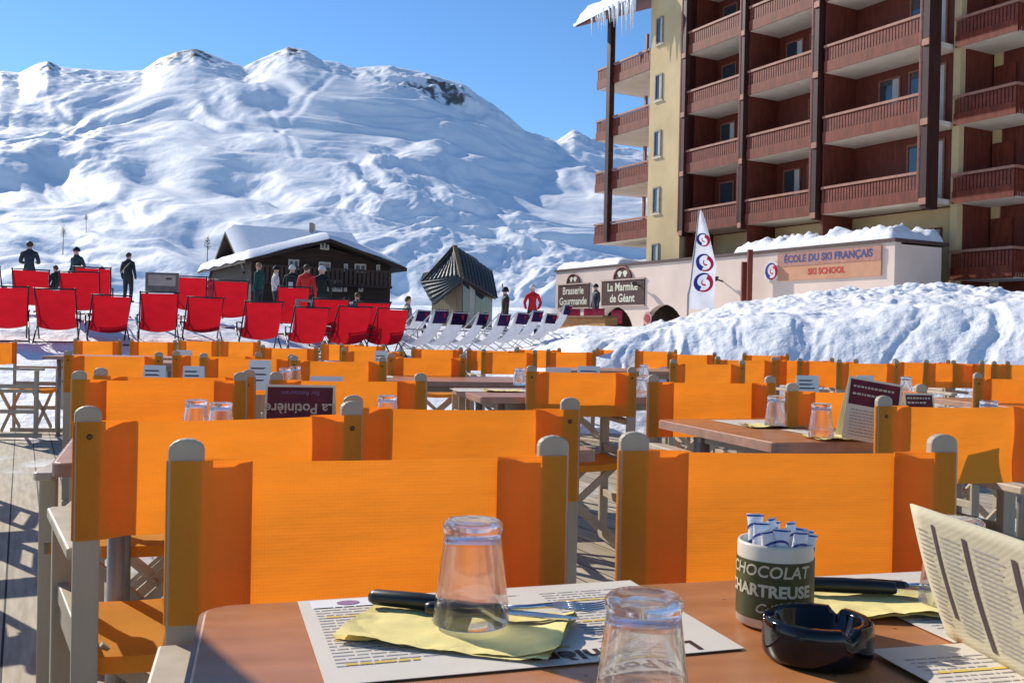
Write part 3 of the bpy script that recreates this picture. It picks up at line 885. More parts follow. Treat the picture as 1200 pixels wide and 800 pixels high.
# right setting
placemat(L1(948, 676) + Vector((.19 * .97 + .125 * .25, .19 * .25 - .125 * .97, 0)), R(14.5), "paper menu mat behind the sugar pot at the right of the near table", False, 5)
napkin(L1(1035, 708, ZT + .0012), UA + R(-12), "yellow napkin beside the sugar pot, black cutlery on it", .19, .10, 6)
knife(L1(1045, 696, ZT + .008), R(-6), "black-handled knife on the yellow napkin beside the sugar pot")
fork(L1(1062, 692, ZT + .009), R(-1), "fork with black handle on the yellow napkin beside the sugar pot")
placemat(Vector((.545, .80, ZT + .003)), R(14), "paper menu mat under the standing card at the near right table corner", False, 9)

# sugar pot with sachets
PP = L1(907, 728)
pot = empty('sugar_pot', PP, R(0))
RP, HP = .0375, .083
pb = MB(); pb.lathe([(RP - .004, 0), (RP, .002), (RP, HP - .003), (RP - .001, HP), (RP - .004, HP - .001), (RP - .004, .006), (0, .006)], 48)
pb.build('pot_body', M['pot_white'], pot)
gb = MB(); gb.lathe([(RP + .0006, .012), (RP + .0006, HP - .022)], 64)
gb.v and None
lb_ = MB(); lb_.grid(64, 1, lambda u, v: ((RP + .0006) * math.cos(u * 2 * math.pi), (RP + .0006) * math.sin(u * 2 * math.pi), 0.010 + (HP - .026) * v))
pl = lb_.build('pot_label', M['pot_green'], pot, recalc=False)
tl = MB()
def on_pot(phi0, z0, squash=1.0):
    def f(x, y):
        a = -math.pi / 2 + phi0 + x / RP * 1.0
        return ((RP + .0012) * math.cos(a), (RP + .0012) * math.sin(a), z0 + y)
    return f
text_into(tl, 'CHOCOLAT', .0160, on_pot(-.52, .0575), bold=.0003, shear=.15)
text_into(tl, 'CHARTREUSE', .0158, on_pot(-.55, .0385), bold=.0006)
text_into(tl, 'Cour', .013, on_pot(-.42, .0215), bold=.0002, shear=.45)
tl.build('pot_lettering', M['label_ink'], pl, recalc=False)
tag(pot, "cream pot with olive label full of wrapped sachets on the near table", 'pot')
rnd = random.Random(5)
STK = ((-.022, -.006, .022, .1, .05), (-.013, -.016, .018, .5, -.08), (-.002, -.018, .020, -.2, .02), (.009, -.016, .017, .3, .08), (.019, -.010, .013, .1, .12), (.025, .003, .012, .6, .14), (-.016, .007, .026, -.4, -.05), (-.004, .002, .024, .9, .03), (.008, .000, .021, .8, .08), (.017, .009, .014, -.2, .1), (.002, .015, .018, .2, 0))
for k, (dx, dy, h, tw, ti) in enumerate(STK):
    s_ = empty('sugar_stick', PP + Vector((dx, dy, .012))); s_.rotation_euler = (-dy * 5 + rnd.uniform(-.05, .05), ti, tw)
    b = MB(); L = .068 + h; hw_ = .0075
    def tubef(u, v, k_=1.0, L=L):
        sq = min(1, (1 - v) * 9 + .10); sq2 = 1 + .16 * (1 - sq)
        return (k_ * hw_ * sq2 * math.cos(u * 2 * math.pi), k_ * .0058 * sq * math.sin(u * 2 * math.pi), L * v)
    b.grid(14, 24, lambda u, v: tubef(u, v)); b.build('wrapper', M['foil'], s_, recalc=False)
    b = MB()
    def band(v0, v1, u0, u1, bow):
        b.grid(10, 4, lambda u, v: tubef(u0 + (u1 - u0) * u, v0 + (v1 - v0) * v + bow * math.sin(math.pi * u), 1.05))
    vb = 1 - .020 / L
    band(vb + .02, vb + .05, .5, 1.0, .07); band(vb - .16, vb - .10, .52, .98, .05); band(vb - .30, vb - .17, .58, .74, 0); band(vb - .30, vb - .20, .80, .92, 0); band(.972, .99, .5, 1.0, 0)
    b.build('wrapper_print', M['foil_blue'], s_, recalc=False)
    tag(s_, "white and blue wrapped sugar stick standing in the olive labelled pot", 'sugar stick', 'sugar sticks in the pot')

# ashtray: thick black glass with three rests
PA = L1(957, 768)
am = MB(); na = 72; RA = .0485
def ash_ring(r, z, notch=False):
    out = []
    for k in range(na):
        a = 2 * math.pi * k / na + .35
        dz = 0
        if notch:
            dd = min(abs(((a - c + math.pi) % (2 * math.pi)) - math.pi) for c in (R(50), R(170), R(290)))
            dz = -.0075 * max(0, 1 - (dd / .11) ** 4) if dd < .11 else 0
        out.append((r * math.cos(a), r * math.sin(a), z + dz))
    return out
rings = [ash_ring(RA * .93, 0), ash_ring(RA * .985, .004), ash_ring(RA, .012), ash_ring(RA, .026), ash_ring(RA * .985, .0335, True), ash_ring(RA * .95, .0355, True), ash_ring(RA * .80, .0355, True), ash_ring(RA * .755, .033, True), ash_ring(RA * .68, .012), ash_ring(RA * .5, .0075), ash_ring(.001, .007)]
vs_ = [p for r_ in rings for p in r_]
fs_ = [(i * na + k, i * na + (k + 1) % na, (i + 1) * na + (k + 1) % na, (i + 1) * na + k) for i in range(len(rings) - 1) for k in range(na)]
fs_.append(tuple(range(na - 1, -1, -1)))
am.add(vs_, fs_, 0, True)
ash = am.build('ashtray', M['black_glass']); ash.location = PA
tag(ash, "round black glass ashtray with cigarette rests in front of the sugar pot", 'ashtray')

# standing menu card at the right, lit from behind
def tent_card(name, P, rz, w, h, lean, label, face, back, group=None, spread=.06):
    o = empty(name, P, rz)
    mb = MB()
    mb.add([(-w / 2, 0, 0), (w / 2, 0, 0), (w / 2, lean, h), (-w / 2, lean, h)], [(0, 1, 2, 3)], 0)
    a = mb.build('card_face', face, o, recalc=False, solid=.0008)
    mb = MB(); mb.add([(-w / 2, lean, h), (w / 2, lean, h), (w / 2, lean + spread, 0), (-w / 2, lean + spread, 0)], [(0, 1, 2, 3)], 0)
    mb.build('card_back', back, o, recalc=False, solid=.0008)
    tag(o, label, 'menu card', group)
    return o, a
card_cream = canvas_mat('cream_card_translucent', (0.84, 0.79, 0.62), (0.90, 0.82, 0.52), .42, weave=3000, crease=.1)
def near_card():
    # folded sheet standing like an L: a foot on the table, a tall leaning face
    A_ = at(1111, 746, ZT); B_ = A_ + Vector((.022, -.185, 0))
    fw = (B_ - A_).normalized()
    T_ = at_y(1067, 590, A_.y)
    up = T_ - A_
    o = empty('menu_card', A_)
    W = .186
    mb = MB()
    def P2(u, v):
        bend = .003 * math.sin(math.pi * v) + .002 * math.sin(math.pi * u)
        p = fw * (W * u) + up * v + Vector((0, .001, 0)) + Vector((-1, .1, 0)) * bend
        return tuple(p)
    mb.grid(10, 12, P2)
    f_ = mb.build('card_face', card_cream, o, recalc=False, solid=.0007)
    nrm = fw.cross(up).normalized()
    if nrm.x > 0: nrm = -nrm
    pr = MB(); rn = random.Random(4)
    for (u0, wd, mi, v0, v1) in ((.20, .016, 0, .22, .90), (.47, .02, 0, .10, .88), (.83, .02, 0, .15, .86)):
        vs = [tuple(Vector(P2(u, v)) + nrm * .0012) for v in [v0 + (v1 - v0) * k / 10 for k in range(11)] for u in (u0 - wd * .9, u0 + wd * .9)]
        pr.add(vs, [(2 * k, 2 * k + 1, 2 * k + 3, 2 * k + 2) for k in range(10)], mi)
    for (ua, ub) in ((.04, .17), (.25, .43), (.53, .79), (.88, .98)):
        for k in range(20):
            v = .14 + .036 * k; ue = ua + (ub - ua) * rn.uniform(.6, 1)
            pr.add([tuple(Vector(P2(u, vv)) + nrm * .0011) for u, vv in ((ua, v), (ue, v), (ue, v + .011), (ua, v + .011))], [(0, 1, 2, 3)], 1)
    pr.build('card_print', [M['ink'], M['ink_pale']], f_, recalc=False)
    bk = MB(); bk.grid(4, 6, lambda u, v: tuple(fw * (W * u) + up + (Vector((.075, 0, 0)) - Vector((0, 0, up.z)) + Vector((-up.x, 0, 0)) * 0) * v + Vector((.0015, 0, 0))))
    bk.build('card_back', card_cream, o, recalc=False, solid=.0007)
    ft = MB(); ft.grid(2, 2, lambda u, v: tuple(fw * (W * u) + Vector((.001 + .055 * v, 0, .0009))))
    ft.build('card_foot', card_cream, o, recalc=False, solid=.0007)
    tag(o, "tall cream menu card standing folded at the right corner of the near table", 'menu card', 'standing menu cards')
near_card()
tumbler(L1(1118, 712), "tumbler mostly hidden behind the tall cream menu card on the near table")

# dark red card on the second table, seen from its reading side upside down
def red_card(P, rz, w, h, lean, label, text=True):
    o, f_ = tent_card('menu_card', P, rz, w, h, lean, label, M['paper_cream'], M['paper_cream'], 'standing menu cards', .05)
    mb = MB(); c = h / math.hypot(h, lean)
    def on(x, y, k=.0012): return (x, lean * y / h - k, y)
    lo_ = .28 if text else .56
    mb.add([on(-w / 2 + .006, h * lo_), on(w / 2 - .006, h * lo_), on(w / 2 - .006, h - .006), on(-w / 2 + .006, h - .006)], [(0, 1, 2, 3)], 0)
    mb.build('card_picture', M['card_red'], f_, recalc=False)
    t = MB()
    if text:
        text_into(t, 'La Potinière', .036, lambda x, y: on(-x, h * .60 - y, .002), 0, bold=.0006)
        text_into(t, 'Bar Restaurant', .016, lambda x, y: on(-x, h * .86 - y, .002), 1)
    else:
        rn = random.Random(2)
        for k in range(2):
            y = h * (.72 + .12 * k); x = -w * .40
            while x < w * (.15 + .2 * k):
                q = rn.uniform(.004, .010); t.add([on(x, y, .002), on(x + q, y, .002), on(x + q, y + .006, .002), on(x, y + .006, .002)], [(0, 1, 2, 3)], 0); x += q + .003
        for k in range(9):
            y = h * (.07 + .05 * k); x = -w * .40
            while x < w * rn.uniform(.2, .42):
                q = rn.uniform(.004, .012); t.add([on(x, y, .002), on(x + q, y, .002), on(x + q, y + .0025, .002), on(x, y + .0025, .002)], [(0, 1, 2, 3)], 2); x += q + .0025
    t.build('card_lettering', [M['label_ink'], M['ink_mauve'], M['ink_pale']], f_, recalc=False)
    return o
Pc = at_y(350, 497, 2.42); red_card(Vector((Pc.x, Pc.y, ZT)), R(6), .175, .145, .03, "dark red card with upside-down white lettering standing behind the bright left chair")
for (px, py, lb) in ((230, 468, "left tumbler of the pair behind the bright left chair"), (259, 471, "right tumbler of the pair behind the bright left chair"), (454, 463, "tumbler beside a post head, right of the dark red card")):
    p = at(px, py, ZT + .096); tumbler(Vector((p.x, p.y, ZT)), lb)
placemat(T2 + Vector((.80, .02, .0015)), R(20), "paper mat under the dark red card", False, 21, False)

# table on the right
UR = Vector((math.cos(R(18)), math.sin(R(18)), 0)); VR = Vector((-UR.y, UR.x, 0))
def TR(u, v, z=ZT): return Vector((TRc.x, TRc.y, 0)) + UR * u - VR * v + Vector((0, 0, z))
placemat(TR(.36, .20), R(18), "paper mat on the right table under the far tumbler", False, 31, False)
placemat(TR(.42, .53), R(18), "paper mat on the right table under the near tumbler", False, 32, False)
napkin(at(905, 499, ZT + .002), R(10), "yellow napkin under the far tumbler of the right table", .19, .11, 11)
napkin(at(985, 513, ZT + .002), R(10), "yellow napkin under the near tumbler of the right table", .19, .11, 12)
tumbler(at(909, 498, ZT + .007), "far tumbler on the right table, left of the tilted red card")
tumbler(at(962, 511, ZT + .007), "near tumbler on the right table, beside the tilted red card")
Pc = at(1018, 518, ZT); rc_ = red_card(Pc, R(-8), .15, .175, .05, "tilted menu card with dark red head on the right table", False)
rc_.rotation_euler[1] = R(9)
Pc = at_y(1081, 487, 3.1); red_card(Vector((Pc.x, Pc.y, ZT)), R(4), .10, .12, .03, "small reddish menu card peeking over the bright right chair", False)

def small_card(px, py, z, w, h, label, rz=.1, lean=.02):
    p = at(px, py, z); o, a = tent_card('menu_card', Vector((p.x, p.y, ZT)), rz, w, h, lean, label, M['paper_white'], M['paper_white'], 'small white cards on far tables', .04)
    mb = MB(); rn = random.Random(int(px))
    for k in range(3):
        y = h * (.3 + .2 * k); mb.add([(-w * .4, lean * y / h - .0015, y), (w * rn.uniform(.1, .4), lean * y / h - .0015, y), (w * rn.uniform(.1, .4), lean * (y + .007) / h - .0015, y + .007), (-w * .4, lean * (y + .007) / h - .0015, y + .007)], [(0, 1, 2, 3)], 0)
    mb.build('card_print', M['ink'], a, recalc=False)
for px, py, w, h, lb in ((180, 428, .105, .10, "white card with grey print in the left rows"), (226, 429, .10, .10, "white card with black print in the left rows"), (304, 422, .10, .14, "cream tilted card in front of the far left rows"),
                         (382, 441, .13, .10, "white block of card beside the far table's mats"), (655, 431, .14, .11, "grey-white card behind the middle chair, left one"), (691, 429, .13, .11, "grey-white card behind the middle chair, right one"),
                         (948, 440, .12, .10, "dark printed card behind the right tumblers"), (1016, 440, .09, .11, "white card above the tilted red menu card"), (447, 411, .10, .14, "grey framed card at the far middle rows"), (215, 410, .1, .14, "grey framed card at the far left rows")):
    small_card(px, py, ZT + h, w, h, lb)
for px, py, lb in ((334, 431, "left far tumbler beyond the small white cards"), (346, 429, "right far tumbler beyond the small white cards"), (609, 431, "tumbler on the small table with salmon edge"), (1159, 469, "tumbler behind the bright right chair"),
                   (1062, 441, "tumbler over the right end of the tilted red card"), (755, 427, "tumbler at the far table near the snow bank's foot"), (751, 441, "tumbler right of the middle chair")):
    p = at(px, py, ZT + .096); tumbler(Vector((p.x, p.y, ZT)), lb)
for px, py, lb in ((1109, 477, "left white cup beyond the bright right chair"), (1127, 477, "right white cup beyond the bright right chair")):
    p = at(px, py, ZT + .06); c_ = MB(); c_.lathe([(.025, 0), (.036, .06), (.033, .06), (.022, .004), (0, .004)], 20)
    o = c_.build('cup', M['pot_white']); o.location = (p.x, p.y, ZT); tag(o, lb, 'cup', 'white cups on a far table')
napkin(at(590, 458, ZT + .002), R(10), "pale napkin on the small table with salmon edge", .19, .11, 13)
placemat(at(575, 457, ZT), R(14), "paper mat on the small table with salmon edge", False, 41, False)
placemat(at(425, 441, ZT), R(10), "white mat on the far table left of the middle", False, 42, False)
#@@PART3

#@@PART3
# ------------------------------------------------------------------ deckchairs on the snow
def deck_meshes(w=.64):
    D = {}
    prof = [(-.50, .93), (-.44, .80), (-.34, .60), (-.22, .44), (-.08, .325), (.08, .285), (.24, .33), (.40, .42)]
    def sl(u, v):
        k = v * (len(prof) - 1); i = min(int(k), len(prof) - 2); f = k - i
        y = prof[i][0] * (1 - f) + prof[i + 1][0] * f; z = prof[i][1] * (1 - f) + prof[i + 1][1] * f
        b = .075 * math.sin(math.pi * u) ** .8 * math.sin(math.pi * v) ** 1.2
        return ((u - .5) * w, y - b * .7, z - b)
    mb = MB(); mb.grid(10, 21, sl); D['sling'] = mb
    hb = MB(); hb.grid(8, 8, lambda u, v: ((u - .5) * (w * .96), -.485 - .035 * math.sin(math.pi * v) + .07 * (v if v > .5 else -v + 1) - .05, .96 - abs(v - .5) * .56 + .015)); D['head'] = hb
    r = .014
    A_ = []; x = w / 2 + .012
    for sx in (-1, 1):
        a = MB(); a.tube([(sx * x, -.53, .97), (sx * x, .40, .0)], r, 6); A_.append(a)
        b = MB(); b.tube([(sx * (x + .03), .46, .44), (sx * (x + .03), -.38, .0)], r, 6); A_.append(b)
        c = MB(); c.tube([(sx * (x + .03), -.28, .55), (sx * (x + .03), -.02, .565), (sx * (x + .03), .30, .575), (sx * (x + .03), .33, .56), (sx * (x + .03), .31, .37)], r, 6); A_.append(c)
    D['rails'] = A_
    D['bars'] = []
    for y, z in ((-.52, .955), (.45, .43), (.385, .02), (-.365, .02)): D['bars'].append(MB().tube([(-x - .02, y, z), (x + .02, y, z)], r, 6))
    return D
dm = deck_meshes()
def deck_proto(name, sling, frame, head=None):
    t = empty(name)
    s_ = dm['sling'].build('sling', sling, t, recalc=False)
    for k, a in enumerate(dm['rails']): a.build('arm' if k % 3 == 2 else 'leg', frame, t)
    for c in dm['bars']: c.build('crossbar', frame, t)
    if head:
        h = dm['head'].build('headrest', head, t, recalc=False)
        m = MB()
        pts = []
        for k in range(10):
            a = math.pi / 2 + k * math.pi / 5; q = .075 if k % 2 == 0 else .032
            pts.append((q * math.cos(a), -.585, .86 + q * math.sin(a)))
        m.add(pts, [tuple(range(10))]); m.build('star_emblem', M['red'], h, recalc=False)
    return t
red0 = deck_proto('red_deckchair', M['red'], M['dark_metal'])
REDS = [(7, 404, 14.6), (67, 405, 14.9), (126, 405, 15.2), (185, 406, 15.6), (236, 408, 15.9), (304, 409, 15.5), (359, 409, 15.9), (406, 408, 16.4), (451, 408, 16.8)]
names_r = ["red deckchair at the left frame edge, first of the front row", "second red deckchair of the front row, beside the leftmost skier", "third red deckchair of the front row, beneath a dark seated group",
           "red deckchair in front of the grey notice board", "red deckchair right of the notice board, near the red hooded person", "red deckchair in front of the teal-jacketed person", "red deckchair in front of the red-jacketed person",
           "red deckchair in front of the bare-headed sitting person", "last red deckchair of the front row, next to the grey loungers"]
rusd = []
def put_deck(proto, lst, px, d, rz, label, group, s=1.0):
    o = proto if not lst else copy_tree(proto); lst.append(o)
    v = ray(px, 400); x = v.x / v.y * d
    o.location = (x, d, gz(x, d) - .03); q = random.Random(int(px * 7 + d * 31)); o.rotation_euler = (R(q.uniform(-1.5, 1.5)), R(q.uniform(-1, 1)), rz + R(q.uniform(-6, 6))); s *= q.uniform(.97, 1.03); o.scale = (s, s, s * q.uniform(.95, 1.04))
    tag(o, label, 'deckchair', group); return o
for (px, py, d), lb in zip(REDS, names_r):
    put_deck(red0, rusd, px, d + .3, R(25), lb, 'red deckchairs facing the mountain', .87)
for px, d, lb in ((36, 15.2, "red deckchair in the second row under the leftmost standing person"), (108, 15.6, "red deckchair in the second row under the middle standing skier"), (268, 15.4, "red deckchair in the second row between the hooded person and the group"), (222, 17.0, "red deckchair in the second row, mostly hidden, right of the notice board"), (336, 15.6, "red deckchair in the second row below the backpack wearer"), (-20, 15.4, "red deckchair in the second row cut by the left frame edge"), (94, 13.7, "red deckchair filling the gap between the second and third of the front row"), (382, 14.5, "red deckchair behind the gap below the round high table"), (429, 14.9, "red deckchair behind the gap between the last two of the front row")):
    put_deck(red0, rusd, px, d + 3.2, R(24), lb, 'red deckchairs facing the mountain', .95)
grey0 = deck_proto('grey_deckchair', M['grey_sling'], M['white_metal'], M['purple'])
gusd = []
for k, (px, d) in enumerate(((490, 17.8), (515, 18.3), (540, 19.0), (567, 19.8), (589, 20.6), (608, 21.5), (626, 22.4), (645, 23.4), (474, 20.6))):
    put_deck(grey0, gusd, px, d, R(66), ["grey lounger with purple headrest next to the last red deckchair", "second grey lounger from the red deckchairs", "third grey lounger from the red deckchairs, before the slate chapel", "grey lounger below the right corner of the slate-roofed chapel", "grey lounger left of the helmeted person in brown",
             "grey lounger just below the helmeted person in brown", "grey lounger just below the person in red", "rightmost grey lounger, by the wooden counter", "grey lounger in the back, behind the last red deckchair"][k], 'grey loungers with purple headrests', .88)

# ------------------------------------------------------------------ people
SKIN = noisy('skin', (0.52, 0.30, 0.22), rough=.6, var=.1, bump=0)
HAIRS = {'brown': noisy('brown_hair_dark', (0.075, 0.042, 0.022), rough=.6, var=.4, bump=.2), 'grey': noisy('grey_hair', (0.22, 0.20, 0.18), rough=.6, var=.3, bump=.2), 'fair': noisy('fair_hair', (0.28, 0.19, 0.09), rough=.6, var=.3, bump=.2)}
HAIR = noisy('dark_hair', (0.03, 0.02, 0.015), rough=.6, var=.4, bump=.2)
TROU = noisy('dark_ski_trousers', (0.022, 0.022, 0.028), rough=.7, var=.4, scale=10, bump=.3, bscale=25, bdist=.02)
BOOT = noisy('ski_boots', (0.05, 0.05, 0.055), rough=.4, var=.4, bump=0)
def jacket(name, c): return noisy(name, c, rough=.7, var=.3, scale=7, bump=.5, bscale=14, bdist=.02)
def body_mesh(key, J, pose):
    """one skinned figure: joints with radii, head included"""
    ed = []; V_ = []; rad = []
    def jn(p, r, par=None, flat=1.0):
        V_.append(p); rad.append((r, r * flat))
        if par is not None: ed.append((par, len(V_) - 1))
        return len(V_) - 1
    if pose == 'sit':
        hz = .42; dy = .0
        pel = jn((0, 0, hz), .145); 
    else:
        hz = .93
        pel = jn((0, 0, hz), .135)
    wa = jn((0, -.01, hz + .17), .135, pel); ch = jn((0, -.015, hz + .36), .155, wa); sh = jn((0, -.02, hz + .50), .115, ch)
    nk = jn((0, -.01, hz + .59), .056, sh); h0 = jn((0, .015, hz + .66), .082, nk); h1 = jn((0, .018, hz + .745), .098, h0); h2 = jn((0, .012, hz + .815), .075, h1)
    for s in (-1, 1):
        a0 = jn((s * .185, -.02, hz + .475), .075, sh)
        if pose == 'stand': P_ = [(s * .25, -.03, hz + .22, .056), (s * .255, .04, hz + .0, .045), (s * .25, .07, hz - .09, .036)]
        elif pose == 'pockets': P_ = [(s * .29, -.08, hz + .22, .058), (s * .235, .07, hz + .04, .047), (s * .19, .12, hz + .0, .04)]
        elif pose == 'hold': P_ = [(s * .26, .02, hz + .22, .058), (s * .20, .25, hz + .20, .046), (s * .12, .33, hz + .25, .036)]
        else: P_ = [(s * .25, .04, hz + .22, .056), (s * .22, .24, hz + .08, .045), (s * .18, .33, hz + .06, .036)]
        for x, y, z, r in P_: a0 = jn((x, y, z), r, a0)
        if pose == 'sit': Lg = [(s * .10, .10, hz - .0, .10), (s * .13, .46, hz + .04, .075), (s * .13, .56, hz - .30, .055), (s * .13, .58, .05, .052), (s * .14, .72, .045, .05)]
        else: Lg = [(s * .10, 0, hz - .10, .105), (s * .115, .02, hz - .43, .075), (s * .12, -.02, .14, .058), (s * .12, -.01, .06, .062), (s * .13, .15, .05, .05)]
        b = pel
        for x, y, z, r in Lg: b = jn((x, y, z), r, b)
    me = bpy.data.meshes.new('b'); me.from_pydata(V_, ed, [])
    o = bpy.data.objects.new('b', me); col.objects.link(o)
    sk = o.modifiers.new('s', 'SKIN'); sk.use_smooth_shade = True
    for i, d in enumerate(me.skin_vertices[0].data):
        d.radius = rad[i]; d.use_root = (i == 0)
    su = o.modifiers.new('u', 'SUBSURF'); su.levels = 2; su.render_levels = 2
    dg = bpy.context.evaluated_depsgraph_get()
    m2 = bpy.data.meshes.new_from_object(o.evaluated_get(dg))
    bpy.data.objects.remove(o); bpy.data.meshes.remove(me)
    m2.name = 'person_body'
    m2.materials.clear()
    for m in (J, TROU, SKIN, BOOT): m2.materials.append(m)
    for p in m2.polygons:
        c = p.center; i = 0
        if c.z > hz + .575 and abs(c.x) < .14: i = 2
        elif pose == 'sit' and (c.y > .12 and c.z < hz + .02 or c.z < hz - .05): i = 3 if c.z < .12 else 1
        elif pose != 'sit' and c.z < hz - .02 and abs(c.x) < .21: i = 3 if c.z < .16 else 1
        p.material_index = i; p.use_smooth = True
    return m2, hz
def person(px, d, label, jc, pose='stand', rz=0.0, head='hair', headc=None, extra=None, ytop=None, s=1.0, headz=None):
    if ytop is not None:
        tall = (1.24 if pose == 'sit' else 1.75) * s; lo = 18.6 if px < 640 else 30
        best = min(np.arange(lo, 46, .4), key=lambda q: abs(at_y(px, ytop, q).z - tall - gz(at_y(px, ytop, q).x, q)) + .004 * q)
        d = float(best); headz = at_y(px, ytop, d).z
    v = ray(px, 400); x = v.x / v.y * d
    J = jacket('jacket', jc)
    me, hz = body_mesh('p', J, pose)
    o = link('person', me); o.location = (x, d, gz(x, d) - .02); o.rotation_euler = (0, 0, rz); o.scale = (s, s, s)
    if headz is not None: o.location.z = headz - (hz + .84) * s
    hm = headc or (HAIRS[('brown', 'grey', 'fair', 'brown', 'brown')[int(px) % 5]] if head == 'hair' else HAIR)
    t = MB()
    if head in ('hair', 'hat', 'helmet'):
        R_ = {'hair': .105, 'hat': .112, 'helmet': .125}[head]
        if head == 'hair':      # follows the skull: low at the nape, high over the forehead
            na_, nb_ = 18, 7
            vs = []
            for j in range(nb_ + 1):
                for i in range(na_):
                    a = 2 * math.pi * i / na_; back = (1 - math.sin(a)) / 2
                    lo = 38 - 78 * back ** .8; el = R(lo + (90 - lo) * j / nb_)
                    rr_ = R_ * (1 + .05 * math.sin(5 * a + px) * (1 - j / nb_))
                    vs.append((rr_ * math.cos(el) * math.cos(a) * .95, rr_ * math.cos(el) * math.sin(a) + .008, hz + .742 + R_ * 1.06 * math.sin(el)))
            t.add(vs, [(j * na_ + i, j * na_ + (i + 1) % na_, (j + 1) * na_ + (i + 1) % na_, (j + 1) * na_ + i) for j in range(nb_) for i in range(na_)], 0, True)
        else:
            prof = [(R_ * math.cos(a), R_ * 1.08 * math.sin(a)) for a in [R(4 + 86 * k / 8) for k in range(8)]] + [(0, R_ * 1.08)]
            t.lathe(prof, 16, c=(0, .0, hz + .745))
        if head == 'hat': t.lathe([(R_ * .99, -.03), (R_ * 1.03, -.005), (R_ * .99, .02)], 16, c=(0, 0, hz + .745)); t.lathe([(.0, .135), (.02, .125), (.026, .112), (.01, .10)], 8, c=(0, 0, hz + .745))
        if head == 'helmet':
            t.lathe([(R_ * 1.08, -.05), (R_ * 1.1, -.02), (R_ * 1.02, .015)], 16, c=(0, .0, hz + .745))
        t.build('hair' if head == 'hair' else head, hm, o)
    if head == 'hood':
        t.lathe([(.10, -.12), (.135, -.05), (.14, .03), (.115, .10), (.06, .15), (.0, .19)], 16, c=(0, -.02, hz + .72)); t.build('hood', J, o)
    # nose and collar
    n = MB(); n.lathe([(.085, 0), (.092, .03), (.083, .06)], 14, c=(0, -.008, hz + .545)); n.build('collar', J, o)
    if extra == 'backpack':
        b = MB(); b.box((0, -.25, hz + .28), (.30, .17, .44)); p = b.build('backpack', M['black'], o, bevel=.04)
        b = MB(); b.box((0, -.345, hz + .20), (.14, .03, .20)); b.build('backpack_pocket', jacket('grey_patch', (.45, .45, .45)), p, bevel=.01)
    if extra == 'strap':
        b = MB(); b.tube([(-.17, -.16, hz + .12), (0, -.205, hz + .30), (.15, -.13, hz + .50)], .018, 6); b.build('shoulder_strap', jacket('tan_strap', (.42, .33, .18)), o)
    if extra == 'skis':
        for dx in (-.03, .03):
            b = MB(); b.bar((.16 + dx, -.10, hz - .1), (.30 + dx, .05, hz + 1.0), .075, .012, up=(0, 1, 0)); b.build('ski', M['black_plastic'], o)
    tag(o, label, 'person', None)
    return o
def hy(px, py, d): return at_y(px, py, d).z
